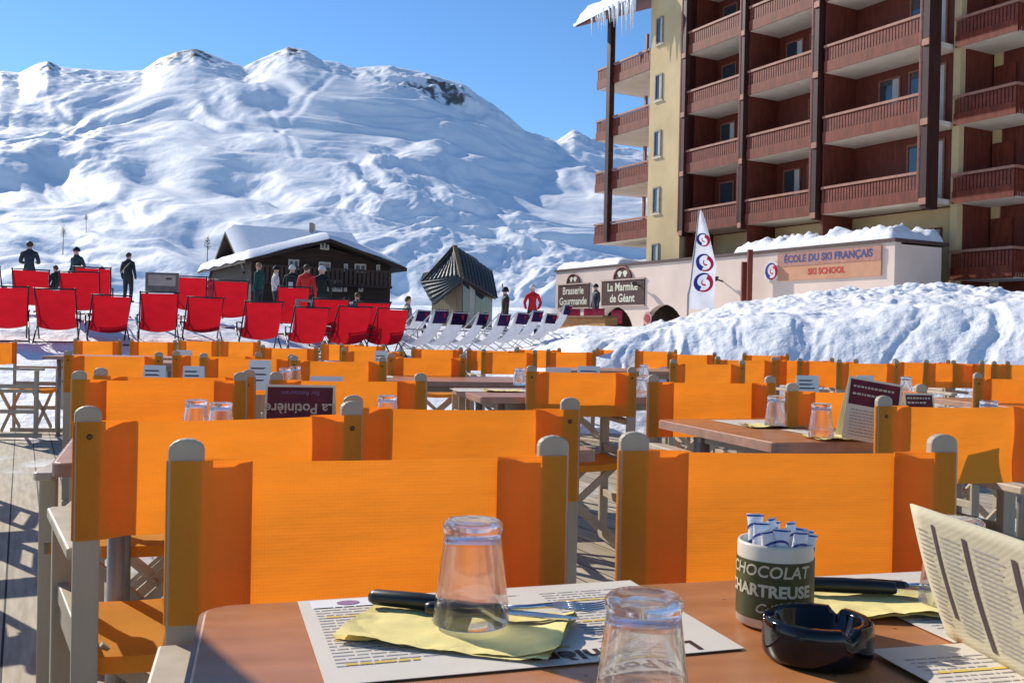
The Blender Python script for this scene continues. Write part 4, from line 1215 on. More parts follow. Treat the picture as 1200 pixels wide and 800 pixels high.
P_ = [
    (33, 21, (0.025, 0.030, 0.040), 'hold', 0.3, 'hair', None, None, 283, "standing person in dark jacket with raised hands, leftmost above the red deckchairs"),
    (88, 21, (0.022, 0.045, 0.050), 'pockets', 2.7, 'hat', M['black'], None, 290, "person in dark teal jacket and black cap, second from the left"),
    (149, 21, (0.016, 0.018, 0.022), 'stand', -.2, 'hair', None, 'strap', 296, "person in black jacket with tan strap across the back, left of the notice board"),
    (64, 18, (0.012, 0.012, 0.014), 'sit', 1.2, 'hair', None, None, 311, "dark seated person hunched between the two leftmost standing people"),
    (118, 17, (0.014, 0.012, 0.012), 'sit', .2, 'hat', M['black'], None, 313, "seated person in black hat right of the black-capped person"),
    (245, 19, (0.55, 0.02, 0.04), 'sit', .3, 'hood', None, None, 328, "seated person in a pointed red hood left of the chalet"),
    (222, 22, (0.02, 0.05, 0.06), 'sit', 0, 'hair', None, None, 330, "small dark seated person left of the red hooded one"),
    (262, 22, (0.10, 0.11, 0.05), 'sit', 0, 'hat', M['black'], None, 333, "seated person in olive jacket in front of the chalet's left corner"),
    (279, 20, (0.015, 0.015, 0.018), 'sit', .1, 'hair', None, None, 335, "seated person in black in front of the pale chalet wall"),
    (302, 17.5, (0.010, 0.060, 0.055), 'stand', 1.3, 'hair', None, None, 308, "tall person in dark teal jacket standing before the chalet"),
    (322, 19, (0.60, 0.50, 0.52), 'pockets', -1.2, 'hat', M['black'], None, 312, "person in white and pink jacket seen from the side before the chalet"),
    (341, 17.6, (0.014, 0.013, 0.014), 'stand', .1, 'hat', jacket('pale_hat', (.55, .53, .5)), 'backpack', 311, "person with black backpack and pale cap before the chalet"),
    (358, 18.4, (0.55, 0.020, 0.018), 'stand', -.2, 'hair', None, None, 310, "standing person in bright red jacket in front of the chalet"),
    (376, 19.5, (0.010, 0.016, 0.014), 'stand', .1, 'hat', jacket('pale_hat', (.5, .5, .5)), None, 312, "person in very dark jacket right of the red jacket"),
    (418, 17, (0.05, 0.055, 0.05), 'sit', .6, 'hair', noisy('brown_hair', (.10, .05, .02)), None, 343, "bare-headed brown-haired person sitting above the red deckchairs, before the chalet"),
    (403, 18, (0.02, 0.02, 0.02), 'sit', .1, 'hair', None, None, 349, "small dark figure sitting left of the brown-haired person"),
    (477, 18.5, (0.20, 0.19, 0.18), 'sit', -1.2, 'hair', noisy('brown_hair', (.10, .05, .02)), None, 347, "person in grey jacket sitting between chalet and chapel"),
    (591, 20, (0.035, 0.020, 0.012), 'stand', 1.8, 'helmet', M['black'], 'skis', 337, "skier in brown jacket and black helmet with skis beside the chapel"),
    (623, 20, (0.60, 0.012, 0.02), 'pockets', 3.0, 'hat', jacket('white_hat', (.7, .65, .62)), None, 334, "person in red ski jacket and white hat right of the chapel"),
    (697, 34, (0.05, 0.05, 0.06), 'stand', 2.0, 'hat', M['black'], None, 333, "dark dressed person standing in front of the brown restaurant signs"),
    (811, 33, (0.05, 0.05, 0.06), 'stand', .4, 'hat', M['black'], None, 352, "dark headed person at the foot of the feather flag"),
    (834, 33, (0.04, 0.035, 0.04), 'stand', 2.4, 'hat', M['black'], None, 352, "dark headed person right of the feather flag's foot"),
]
for px, d, jc, pose, rz, hd, hc, ex, ytop, lb in P_:
    person(px, d, lb, jc, pose, rz, hd, hc, ex, ytop)

# notice board, bar stool, low table among the deckchairs
def nb():
    d = 17.2; P = at_y(190, 331, d); o = empty('notice_board', P, R(8))
    w, h = .57, .35
    b = MB(); b.span((-w / 2, -.02, -h / 2), (w / 2, .02, h / 2)); b.build('board', noisy('grey_board', (.17, .155, .14), var=.2), o)
    b = MB(); b.span((-w / 2 + .05, -.026, -.06), (w / 2 - .05, -.0205, h / 2 - .04)); b.build('panel', noisy('beige_panel', (.44, .40, .33), var=.2, scale=6), o)
    b = MB(); b.span((.07, -.030, .05), (.17, -.0265, .085)); b.build('panel_mark', M['ink'], o)
    for sx in (-1, 1):
        b = MB(); b.span((sx * w * .45 - .02, -.019, -1.5), (sx * w * .45 + .02, .019, -h / 2)); b.build('leg', M['dark_metal'], o)
    tag(o, "grey notice board with beige panel standing behind the red deckchairs", 'board')
nb()
def stool():
    d = 18; P = at_y(358, 351, d); z0 = gz(P.x, d); o = empty('bar_stool', (P.x, d, z0)); h = P.z - z0
    b = MB(); b.span((-.16, -.14, h - .035), (.16, .14, h)); b.build('seat', M['leg_metal'], o, bevel=.01)
    for sx in (-1, 1):
        for sy in (-1, 1):
            b = MB(); b.bar((sx * .2, sy * .17, -.05), (sx * .14, sy * .12, h - .035), .03, .03); b.build('leg', M['leg_metal'], o)
    tag(o, "tall grey metal stool standing between two red deckchairs", 'stool')
stool()
def lowtable():
    d = 18.5; P = at_y(388, 353, d); z0 = gz(P.x, d); o = empty('high_table', (P.x, d, z0)); h = P.z - z0
    b = MB(); b.lathe([(0, h - .03), (.42, h - .03), (.42, h), (0, h)], 24); b.build('tabletop', M['white_metal'], o)
    b = MB(); b.tube([(0, 0, 0), (0, 0, h - .03)], .035, 10); b.lathe([(.25, 0), (.25, .02), (.04, .04)], 20); b.build('pedestal', M['dark_metal'], o)
    tag(o, "round high table with pale top between red jacket and sitting person", 'table')
lowtable()


wt = person(600, 5, "unseen person in dark jacket added left of the frame to shade the near table", (.03, .035, .05), 'stand', R(-60), 'hair', None, None, None, 1.0)
wt.location = (-1.12, 1.50, 0)  # unseen figure, added out of view so its shadow falls on the tabletop
#@@PART4
# ------------------------------------------------------------------ apartment building
FA = Vector((14.06, 32.7, 0)); FT = Vector((-.48, .877, 0)).normalized(); FN = Vector((-FT.y, FT.x, 0))
FN = Vector((-.877, -.48, 0)).normalized()
def fp(t, n, z): return FA + FT * t + FN * n + Vector((0, 0, z))
def fbox(mb, t0, t1, n0, n1, z0, z1, mi=0):
    P = [fp(t, n, z) for t in (t0, t1) for n in (n0, n1) for z in (z0, z1)]
    return mb.add(P, [(0, 1, 3, 2), (4, 6, 7, 5), (0, 4, 5, 1), (2, 3, 7, 6), (0, 2, 6, 4), (1, 5, 7, 3)], mi)
WR = noisy('red_brown_timber', (0.185, 0.037, 0.018), rough=.6, var=.35, scale=3, bump=.3, bscale=12, stretch=(3, 3, .6), bdist=.01)
WRD = noisy('dark_red_cladding', (0.15, 0.034, 0.020), rough=.65, var=.3, scale=3, bump=.25, bscale=9, stretch=(4, 4, .5), bdist=.01)
RAILM = noisy('pale_handrail', (0.40, 0.185, 0.125), rough=.5, var=.25, scale=3, bump=.1)
SLATM = noisy('balcony_slats', (0.20, 0.044, 0.024), rough=.55, var=.35, scale=5, bump=.2)
TAN = noisy('tan_render', (0.60, 0.45, 0.24), rough=.85, var=.14, scale=.7, bump=.35, bscale=9, bdist=.02, detail=8)
PINK = noisy('pink_render', (0.74, 0.58, 0.48), rough=.85, var=.10, scale=.6, bump=.3, bscale=8, bdist=.02, detail=8)
CREAM = noisy('cream_soffit', (0.72, 0.63, 0.51), rough=.85, var=.1, scale=2, bump=.1)
COLM = noisy('dark_brown_column', (0.055, 0.020, 0.016), rough=.45, var=.3, scale=3, bump=.15, stretch=(2, 2, .4))
PIPE = noisy('rose_downpipe', (0.36, 0.17, 0.13), rough=.4, var=.2, bump=.05)
def pane_mat():
    m, n, l, b = newmat('window_pane'); setp(b, color=(.035, .05, .065), rough=.04, spec=.9)
    tc = n.new('ShaderNodeTexCoord'); nz = n.new('ShaderNodeTexNoise'); nz.inputs['Scale'].default_value = 1.5
    l.new(tc.outputs['Object'], nz.inputs['Vector']); bp = n.new('ShaderNodeBump'); bp.inputs['Strength'].default_value = .05; l.new(nz.outputs[0], bp.inputs['Height']); l.new(bp.outputs[0], b.inputs['Normal'])
    return m
PANE = pane_mat()
CURT = noisy('pale_curtain', (0.5, 0.5, 0.48), rough=.9, var=.2, scale=3, stretch=(8, 8, .3), bump=.3, bscale=6)
FLOORS = [5.85 + 2.7 * k for k in range(-1, 7)]      # underside of the balcony fascia
apt = empty('apartment_building', fp(6, -4, 0))
def ap(name, mb, mats, par=None, **k):
    mb.v = [tuple(Vector(v) - Vector(apt.location)) for v in mb.v]
    return mb.build(name, mats, par or apt, **k)
TOPZ = 24.5
mb = MB()
fbox(mb, 13.25, 15.75, -9, .12, 0, TOPZ)                       # stair tower
ap('stair_tower', mb, TAN)
mb = MB(); fbox(mb, -.05, 13.25, -9, -1.75, 0, TOPZ); ap('wall', mb, WRD)
mb = MB(); fbox(mb, .0, 13.2, -1.749, -1.70, 0, 5.82); ap('ground_wall', mb, TAN)
mb = MB(); fbox(mb, 15.75, 17.35, -9, -1.5, 0, 17.3); ap('wing_wall', mb, WRD)
mb = MB(); fbox(mb, 15.752, 17.3, -1.5, -1.45, 0, 7.0); ap('wing_ground_wall', mb, TAN)
mb = MB(); fbox(mb, 17.35, 19.6, -9, -4.4, 0, 6.3); ap('wing_back_wall', mb, TAN)
mb = MB(); fbox(mb, -9.5, -.06, -9, -3.2, 0, TOPZ); ap('side_wall', mb, WRD)
mb = MB(); fbox(mb, -.02, .25, -1.7, -1.42, 0, TOPZ); ap('pillar', mb, TAN)
mb = MB(); fbox(mb, -.42, -.105, -3.2, -3.13, 0, TOPZ); ap('render_strip', mb, TAN)
BAYS = [(.30, 4.80), (5.22, 9.0), (9.30, 13.0)]
slat_cache = {}
def railing_mesh(L):
    """local: along +x (length L), z up, y depth"""
    k = round(L, 2)
    if k in slat_cache: return slat_cache[k]
    s_, r_ = MB(), MB()
    n = int(L / .135)
    for i in range(n):
        x = (i + .5) * L / n
        s_.span((x - .048, -.016, .05), (x + .048, .016, .93))
    s_.span((0, -.03, .0), (L, -.017, .50)) if False else None
    r_.span((-.02, -.05, .97), (L + .02, .05, 1.06))
    f_ = MB(); f_.span((0, .017, .02), (L, .04, .44))
    slat_cache[k] = (s_.mesh('slats', SLATM), r_.mesh('handrail', RAILM), f_.mesh('fascia', WR))
    return slat_cache[k]
def balcony(t0, t1, z, n_front=0.0, n_back=-1.72, end=False):
    mb = MB(); fbox(mb, t0, t1, n_back, n_front - .06, z + .02, z + .20)
    b = ap('balcony', mb, CREAM)
    L = t1 - t0
    me = railing_mesh(L)
    for nm, m_ in zip(('railing', 'handrail', 'fascia'), me):
        o = link(nm, m_, b)
        o.location = fp(t0, n_front, z) - Vector(apt.location); o.rotation_euler = (0, 0, math.atan2(FT.y, FT.x))
    if end:
        me = railing_mesh(abs(n_front - n_back) - .1)
        for nm, m_ in zip(('railing', 'handrail', 'fascia'), me):
            o = link(nm, m_, b)
            tt = t1 if end == 't1' else t0
            o.location = fp(tt, n_front - .03, z) - Vector(apt.location); o.rotation_euler = (0, 0, math.atan2(-FN.y, -FN.x))
    return b
def window(t0, t1, z0, z1, n, frame=WR, curtain=False, bars=1):
    mb = MB(); w = .07
    fbox(mb, t0, t1, n, n + .05, z0, z0 + w); fbox(mb, t0, t1, n, n + .05, z1 - w, z1)
    fbox(mb, t0, t0 + w, n, n + .05, z0 + w, z1 - w); fbox(mb, t1 - w, t1, n, n + .05, z0 + w, z1 - w)
    for k in range(1, bars + 1):
        c = t0 + (t1 - t0) * k / (bars + 1); fbox(mb, c - .04, c + .04, n, n + .048, z0 + w, z1 - w)
    f = ap('window', mb, frame)
    mb = MB(); fbox(mb, t0 + w, t1 - w, n + .004, n + .012, z0 + w, z1 - w)
    mb.v = [tuple(Vector(v) - Vector(apt.location)) for v in mb.v]; mb.build('pane', PANE, f)
    if curtain:
        mb = MB(); fbox(mb, t0 + w, t0 + w + (t1 - t0) * .3, n + .0125, n + .018, z0 + w, z1 - w)
        mb.v = [tuple(Vector(v) - Vector(apt.location)) for v in mb.v]; mb.build('curtain', CURT, f)
    return f
WFR = noisy('worn_window_frame', (.27, .11, .07), bump=0)
rb = random.Random(8)
for bi, (t0, t1) in enumerate(BAYS):
    for z in FLOORS[1:]:
        balcony(t0, t1, z)
        zf = z + .2
        window(t0 + .45, t0 + 2.05, zf + .05, zf + 2.25, -1.74, curtain=rb.random() < .75, frame=WFR)
        if rb.random() < .85: window(t0 + 2.4, t0 + 3.4, zf + .8, zf + 2.2, -1.74, bars=0, curtain=rb.random() < .5, frame=WFR)
    mb = MB(); fbox(mb, t1 + .02, t1 + .10, -1.74, -.1, 0, TOPZ); ap('partition', mb, WRD)
for t, w_ in ((.02, .24), (4.98, .22), (9.12, .16), (13.02, .22)):
    mb = MB(); fbox(mb, t - .0, t + w_, -.45, .16, 5.7 if t > 0.1 else 5.6, TOPZ); c = ap('column', mb, COLM)
    mb = MB(); p0 = fp(t + w_ + .10, .13, 0)
    mb.tube([(p0.x, p0.y, 5.9), (p0.x, p0.y, TOPZ)], .055, 8); ap('downpipe', mb, PIPE)
    for z in FLOORS[1:]:
        mb = MB(); fbox(mb, t - .02, t + w_ + .02, .162, .2, z - .12, z + .10); ap('column_bracket', mb, RAILM)
# ground floor openings
window(.75, 2.3, 3.0, 5.15, -1.69, bars=1, curtain=True)
window(3.6, 4.4, 3.9, 5.0, -1.69, bars=0)
window(6.0, 7.6, 3.3, 4.95, -1.69, bars=1, curtain=True)
window(10.0, 10.7, 3.4, 4.9, -1.69, bars=0); window(11.2, 12.3, 3.0, 4.9, -1.69, bars=0)
for t in (5.0, 9.1):
    mb = MB(); fbox(mb, t - 1.25, t - .05, -1.69, -.5, 2.8, 5.2); ap('porch_cladding', mb, WRD)
# tower windows
for k in range(0, 7):
    z = 4.25 + 2.68 * k
    window(14.75, 15.3, z, z + 1.25, .122, frame=noisy('grey_window_frame', (.26, .22, .18), bump=0) if k == 0 else bpy.data.materials['grey_window_frame'], bars=0, curtain=True)
    mb = MB(); fbox(mb, 14.70, 15.35, .121, .20, z - .07, z - .005); ap('window_sill', mb, CREAM)
# left wing: open corner balconies
for z in FLOORS[1:5]:
    balcony(15.9, 20.5, z, 0.0, -3.2, end='t1')
    window(15.85, 16.6, z + .25, z + 2.25, -1.49, bars=0, curtain=False)
    window(16.7, 17.25, z + .9, z + 2.2, -1.49, bars=0, curtain=True)
for t, n in ((19.15, .14), (17.75, -2.95), (18.15, -2.95), (20.2, -2.95)):
    mb = MB(); hw = .15 if n > 0 else .07; fbox(mb, t - hw, t + hw, n - .2 if n > 0 else n - .07, n + .1 if n > 0 else n + .07, 5.9 if n > 0 else 6.0, 17.3); ap('corner_post', mb, COLM if n > 0 else PIPE)
# roofs with snow
ez = 17.25
def wing_roof(mb, h0, h1, t0, t1, n_out, n_in, rise, mi=0, wob=0):
    P = []
    for t in (t0, t1):
        P += [fp(t, n_out, ez + h0), fp(t, n_in, ez + rise + h0), fp(t, n_in, ez + rise + h1), fp(t, n_out, ez + h1)]
    mb.add(P, [(0, 1, 2, 3), (4, 7, 6, 5), (0, 4, 5, 1), (1, 5, 6, 2), (2, 6, 7, 3), (3, 7, 4, 0)], mi)
mb = MB(); wing_roof(mb, 0, .16, 15.76, 21.1, 1.0, -6.5, 2.9); ap('roof', mb, WRD)
mb = MB()
def rs(u, v):
    t = 15.77 + 5.45 * u; n = 1.12 - 7.4 * v
    edge = min(1, min(u_ for u_ in ((1 - u) * 9 + .0, v * 14 + .0, 1)) ** .6)
    z = ez + .17 + 2.9 * v + .62 * edge + .06 * math.sin(t * 3.1 + n) + .04 * math.sin(n * 4.3)
    return tuple(fp(t, n, z))
mb.grid(36, 30, rs)
mb.grid(36, 1, lambda u, v: tuple(fp(15.77 + 5.45 * u, 1.12, ez + .02 + .15 * v)))
mb.grid(1, 30, lambda u, v: tuple(fp(21.22, 1.12 - 7.4 * v, ez + .02 + 2.9 * v + .15 * u)))
ap('roof_snow', mb, M['snow'], recalc=False)
mb = MB(); rr_ = random.Random(12)
for k in range(34):
    t = rr_.uniform(15.8, 19.6); L = rr_.uniform(.25, 1.5) * (1.2 if t < 17.5 else .7)
    p = fp(t, 1.08 + rr_.uniform(-.06, .03), ez + .05)
    q = Vector((rr_.uniform(-.03, .03), 0, 0))
    mb.tube([p + Vector((0, 0, .1)), p + Vector((0, 0, -.3 * L)) + q, p + Vector((0, 0, -L)) + q * 2], [.075, .05, .008], 6)
for k in range(9):
    t = rr_.uniform(13.4, 15.7); L = rr_.uniform(.5, 1.6); p = fp(t, .22, ez + 1.6)
    mb.tube([p, p + Vector((0, 0, -.4 * L)), p + Vector((0, 0, -L))], [.11, .07, .01], 6)
ICE = noisy('icicle_ice', (.78, .82, .85), rough=.25, var=.1, bump=.2)
ic = ap('icicles', mb, ICE); ic['kind'] = 'stuff'
mb = MB(); fbox(mb, 13.1, 15.9, -9, .9, TOPZ, TOPZ + .3); fbox(mb, -9.5, 13.1, -9, .9, TOPZ, TOPZ + .3); ap('main_roof', mb, WRD)
mb = MB(); fbox(mb, -9.6, 15.95, -9.1, 1.0, TOPZ + .302, TOPZ + .9); ap('main_roof_snow', mb, M['snow'])
# right section with its own balconies, one floor lower too
for z in FLOORS:
    zz = z if z > 4 else 3.2
    balcony(-2.16, .15, zz, -1.38, -3.12, end='t0')
    window(-2.2, -1.4, zz + .25, zz + 2.2, -3.18, bars=0, curtain=rb.random() < .6)
    mb = MB(); fbox(mb, -.95, -.15, -3.12, -3.06, zz + .22, zz + 2.25); d_ = ap('door', mb, WR)
    mb = MB(); fbox(mb, -.90, -.84, -3.058, -3.02, zz + 1.15, zz + 1.28); mb.v = [tuple(Vector(v) - Vector(apt.location)) for v in mb.v]; mb.build('handle', M['steel'], d_)
    window(-5.6, -4.2, zz + .25, zz + 2.2, -3.18, bars=1)
tag(apt, "tall apartment building with tan stair tower and red-brown timber balconies", 'building')

# ------------------------------------------------------------------ pink restaurant and ski school annex
ann = empty('pink_annex', fp(8, 1, 0))
def an(name, mb, mats, par=None, **k):
    mb.v = [tuple(Vector(v) - Vector(ann.location)) for v in mb.v]
    return mb.build(name, mats, par or ann, **k)
NF = 2.0; ZT_ = 4.32
T0, T1_ = -.30, 21.0
# front wall with two arched openings
def arch_wall(t0, t1, z0, z1, holes):
    mb = MB()
    ts = sorted(set([t0, t1] + [h[0] - h[1] for h in holes] + [h[0] + h[1] for h in holes]))
    for a, b in zip(ts[:-1], ts[1:]):
        hole = next((h for h in holes if abs((a + b) / 2 - h[0]) < h[1]), None)
        if hole is None: fbox(mb, a, b, NF - .3, NF, z0, z1)
        else:
            c, r_, zs, zc = hole
            N_ = 14
            prof = [(c + r_ * math.cos(math.pi * k / N_), zc + (zs - zc) * math.sin(math.pi * k / N_)) for k in range(N_ + 1)]
            for (ta, za), (tb, zb) in zip(prof[:-1], prof[1:]):
                P = [fp(t, n, z) for n in (NF - .3, NF) for t, z in ((ta, za), (tb, zb), (tb, z1), (ta, z1))]
                mb.add(P, [(0, 1, 2, 3), (4, 7, 6, 5), (0, 4, 5, 1), (1, 5, 6, 2), (2, 6, 7, 3), (3, 7, 4, 0)])
    return mb
an('wall', arch_wall(T0, T1_, 0, ZT_, [(15.6, 1.55, 2.45, 1.0), (11.9, 1.55, 2.5, 1.0)]), PINK)
mb = MB(); fbox(mb, T0, T0 + .3, -.3, NF - .301, 0, ZT_ - .06); an('side_wall', mb, PINK)
mb = MB(); fbox(mb, T1_ - .3, T1_, -4, NF - .301, 0, ZT_ - .06); an('end_wall', mb, PINK)
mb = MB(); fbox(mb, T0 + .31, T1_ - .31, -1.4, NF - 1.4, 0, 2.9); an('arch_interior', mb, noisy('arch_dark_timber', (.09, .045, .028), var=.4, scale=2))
mb = MB(); fbox(mb, T0 - .06, T1_ + .08, -.6, NF + .07, ZT_ + .002, ZT_ + .12); an('roof', mb, noisy('roof_edge', (.10, .06, .05), bump=0))
def snow_cap(t0, t1, h, seed, lumps):
    mb = MB(); rs_ = np.random.RandomState(seed)
    nu, nv = int((t1 - t0) * 9), 16
    U_, V_ = np.meshgrid(np.linspace(0, 1, nu + 1), np.linspace(0, 1, nv + 1))
    T_ = t0 + (t1 - t0) * U_; N_ = NF + .03 - 2.5 * V_
    ed = np.minimum(1, np.minimum(np.minimum(V_ * 6, (1 - U_) * 14), U_ * 14)) ** .55
    H_ = ed * (h * (1 + .25 * fbm(T_ * .8 + seed, N_ * .9, 3)) + lumps * (fbm(T_ * 1.7 + seed, N_ * 2, 4) + .22 * fbm(T_ * 5, N_ * 5 + seed, 3)))
    vs = [tuple(fp(T_[j, i], N_[j, i], ZT_ + .122 + max(0, H_[j, i]))) for j in range(nv + 1) for i in range(nu + 1)]
    mb.add(vs, [(j * (nu + 1) + i, j * (nu + 1) + i + 1, (j + 1) * (nu + 1) + i + 1, (j + 1) * (nu + 1) + i) for j in range(nv) for i in range(nu)], 0, True)
    return mb
an('roof_snow', snow_cap(T0 + .05, 7.5, .46, 3, .20), M['snow'], recalc=False)
an('roof_snow', snow_cap(15.3, T1_, .34, 6, .05), M['snow'], recalc=False)
for t in (13.55, 8.05):
    mb = MB(); p = fp(t, NF + .01, 3.35); q = fp(t - .05, NF + .42, 3.42)
    mb.tube([p, q], .035, 8); mb.lathe([(.06, 0), (.14, .16), (.12, .18), (.04, .05)], 12, c=q + Vector((0, 0, -.08)))
    an('wall_lamp', mb, M['dark_metal'])
tag(ann, "long low pink rendered building with arches and snow on its roof", 'building')
def on_wall(t, z, n=.03): 
    return lambda x, y: tuple(fp(t - x, NF + n, z + y))
SB = noisy('brown_sign_board', (0.085, 0.038, 0.030), rough=.5, var=.35, scale=6, bump=.1)
SBE = noisy('pale_sign_edge', (0.52, 0.38, 0.30), rough=.5, var=.15, bump=.05)
SL = noisy('cream_sign_letters', (0.70, 0.66, 0.50), rough=.5, var=.1, bump=0)
def brown_sign(tc, zc, w, h, lines, label, arch=True):
    o = empty('restaurant_sign', fp(tc, NF, zc))
    def b(name, mb, mats, par=None): 
        mb.v = [tuple(Vector(v) - Vector(o.location)) for v in mb.v]; return mb.build(name, mats, par or o)
    mb = MB(); fbox(mb, tc - w / 2, tc + w / 2, NF + .005, NF + .06, zc - h / 2, zc + h / 2); brd = b('board', mb, SB)
    mb = MB()
    fbox(mb, tc - w / 2 - .04, tc + w / 2 + .04, NF + .004, NF + .09, zc + h / 2 + .002, zc + h / 2 + .07)
    fbox(mb, tc - w / 2 - .04, tc + w / 2 + .04, NF + .004, NF + .09, zc - h / 2 - .07, zc - h / 2 - .002)
    b('sign_edge', mb, SBE)
    if arch:
        mb = MB(); N_ = 14; r_ = w * .2
        pr = [(tc + r_ * math.cos(math.pi * k / N_), zc + h / 2 + .075 + r_ * .8 * math.sin(math.pi * k / N_)) for k in range(N_ + 1)]
        P = [fp(t, n, z) for n in (NF + .005, NF + .06) for t, z in pr]; n_ = N_ + 1
        mb.add(P, [tuple(range(n_)), tuple(range(2 * n_ - 1, n_ - 1, -1))] + [(i, (i + 1) % n_, n_ + (i + 1) % n_, n_ + i) for i in range(n_)]); b('sign_crest', mb, SB)
        mb = MB()
        pp = [fp(t, NF + .075, z) for t, z in pr]
        mb.tube(pp, .035, 6); 
        b('crest_edge', mb, noisy('crest_red', (.32, .10, .09), bump=0))
        mb = MB()
        for sx in (-1, 1):
            c = (tc + sx * r_ * .32, zc + h / 2 + .09 + r_ * .32)
            mb.add([fp(c[0] + r_ * .24 * math.cos(a) * (1 + .3 * math.sin(3 * a)), NF + .068, c[1] + r_ * .22 * math.sin(a)) for a in [k * math.pi / 8 for k in range(16)]], [tuple(range(16))])
        b('crest_emblem', mb, SL)
    mb = MB()
    for k, (tx, dx) in enumerate(lines):
        text_into(mb, tx, h * .46, on_wall(tc - dx, zc + h * (.23 - .46 * k), .066), 0, bold=.012)
    b('sign_lettering', mb, SL, brd)
    tag(o, label, 'sign', 'brown restaurant signs on the pink wall')
def wall_pt(px, py):
    """point of the pink front wall seen at a pixel"""
    v = ray(px, py); p0 = fp(0, NF, 0); den = v.x * FN.x + v.y * FN.y
    k = ((p0.x) * FN.x + (p0.y) * FN.y) / den
    p = Vector((v.x * k, v.y * k, EYE + v.z * k)); d = p - FA
    return d.dot(FT), p.z
tA, zA = wall_pt(673, 347); tB, zB = wall_pt(731, 343); tL, _ = wall_pt(655, 347); tR, _ = wall_pt(691, 347); tL2, _ = wall_pt(706, 343); tR2, _ = wall_pt(756, 343)
brown_sign((tL + tR) / 2, zA, tL - tR, 1.15, [('Brasserie', 0), ('Gourmande', 0)], "brown sign reading Brasserie Gourmande on the pink wall")
brown_sign((tL2 + tR2) / 2, zB, tL2 - tR2, 1.15, [('La Marmite', 0), ('de Géant', 0)], "brown sign reading La Marmite de Géant on the pink wall")
tm, zm = wall_pt(759, 373)
def round_logo(t, z, r_, label, c1, c2):
    o = empty('round_wall_sign', fp(t, NF, z)); 
    def b(name, pts, n, m):
        mb = MB(); N_ = len(pts); P = [Vector(fp(tt, n + e, zz)) - Vector(o.location) for e in (0, .02) for tt, zz in pts]
        mb.add(P, [tuple(range(N_)), tuple(range(2 * N_ - 1, N_ - 1, -1))] + [(i, (i + 1) % N_, N_ + (i + 1) % N_, N_ + i) for i in range(N_)]); mb.build(name, m, o)
    b('disc', [(t + r_ * math.cos(k * math.pi / 16), z + r_ * math.sin(k * math.pi / 16)) for k in range(32)], NF + .004, c1)
    b('emblem', [(t + r_ * .62 * math.cos(k * math.pi / 8) * (1 + .2 * math.cos(3 * k)), z + r_ * .6 * math.sin(k * math.pi / 8)) for k in range(16)], NF + .027, c2)
    tag(o, label, 'sign')
round_logo(tm, zm, .30, "small round pinkish wall plaque between the two arches", noisy('plaque_pink', (.58, .30, .28), bump=0), noisy('plaque_red', (.38, .05, .06), bump=0))
# ski school board
t0, z0 = wall_pt(913, 313); t1, z1 = wall_pt(1034, 306)
def school():
    ta, tb = t0, t1; zc = (z0 + z1) / 2; h = 1.0; w = ta - tb; tc = (ta + tb) / 2
    o = empty('ski_school_sign', fp(tc, NF, zc)); s_ = Vector(o.location)
    def b(name, mb, m, par=None):
        mb.v = [tuple(Vector(v) - s_) for v in mb.v]; return mb.build(name, m, par or o)
    mb = MB(); fbox(mb, tb, ta, NF + .004, NF + .07, zc - h / 2, zc + h / 2); bd = b('board', mb, noisy('salmon_board', (.56, .27, .15), var=.12, scale=2, bump=0))
    mb = MB(); fbox(mb, tb, ta, NF + .072, NF + .085, zc + h * .02, zc + h / 2); b('upper_band', mb, noisy('upper_band', (.42, .20, .15), var=.2, bump=0))
    mb = MB(); text_into(mb, 'ÉCOLE DU SKI FRANÇAIS', .36, on_wall(tc, zc + h * .27, .092), 0, bold=.012); 
    me = mb; xs = [Vector(v) for v in mb.v]
    b('sign_lettering', mb, noisy('navy_letters', (.06, .07, .20), bump=0), bd)
    mb = MB(); text_into(mb, 'SKI SCHOOL', .30, on_wall(tc, zc - h * .23, .078), 0, bold=.012); b('sign_lettering', mb, noisy('red_letters', (.50, .05, .03), bump=0), bd)
    tag(o, "long salmon sign reading École du Ski Français, Ski School on the pink wall", 'sign')
school()
RED = noisy('logo_red', (.55, .012, .05), rough=.6, bump=0); BLUE = noisy('logo_blue', (.02, .025, .22), rough=.6, bump=0); WHITEC = canvas_mat('white_flag_cloth', (.80, .80, .84), (.75, .75, .8), .4, weave=400)
def swirl(r_):
    """two interlocking commas and a slash, as flat polygons (material, points)"""
    out = []
    def comma(a0, a1, ro, wi, wo, off):
        N_ = 16; O_ = []; I_ = []
        for k in range(N_ + 1):
            f = k / N_; a = R(a0 + (a1 - a0) * f); wd = wi + (wo - wi) * f
            O_.append((off[0] + ro * math.cos(a), off[1] + ro * math.sin(a))); I_.append((off[0] + (ro - wd) * math.cos(a), off[1] + (ro - wd) * math.sin(a)))
        return O_, I_
    for m, (O_, I_) in ((1, comma(60, 250, r_, r_ * .12, r_ * .55, (0, 0))), (0, comma(-120, 70, r_ * .95, r_ * .12, r_ * .55, (r_ * .1, -r_ * .05))), (0, comma(120, 300, r_ * .35, .02, r_ * .2, (r_ * .12, 0)))):
        for i in range(len(O_) - 1): out.append((m, [O_[i], O_[i + 1], I_[i + 1], I_[i]]))
    return out
tl_, zl_ = wall_pt(905, 318)
o = empty('round_logo_sign', fp(tl_, NF, zl_)); mb = MB(); N_ = 28; r_ = .42
P = [Vector(fp(tl_ + r_ * math.cos(2 * math.pi * k / N_), NF + e, zl_ + r_ * math.sin(2 * math.pi * k / N_))) - Vector(o.location) for e in (.004, .05) for k in range(N_)]
mb.add(P, [tuple(range(N_)), tuple(range(2 * N_ - 1, N_ - 1, -1))] + [(i, (i + 1) % N_, N_ + (i + 1) % N_, N_ + i) for i in range(N_)]); mb.build('disc', noisy('plaque_white', (.72, .66, .62), bump=0), o)
mb = MB()
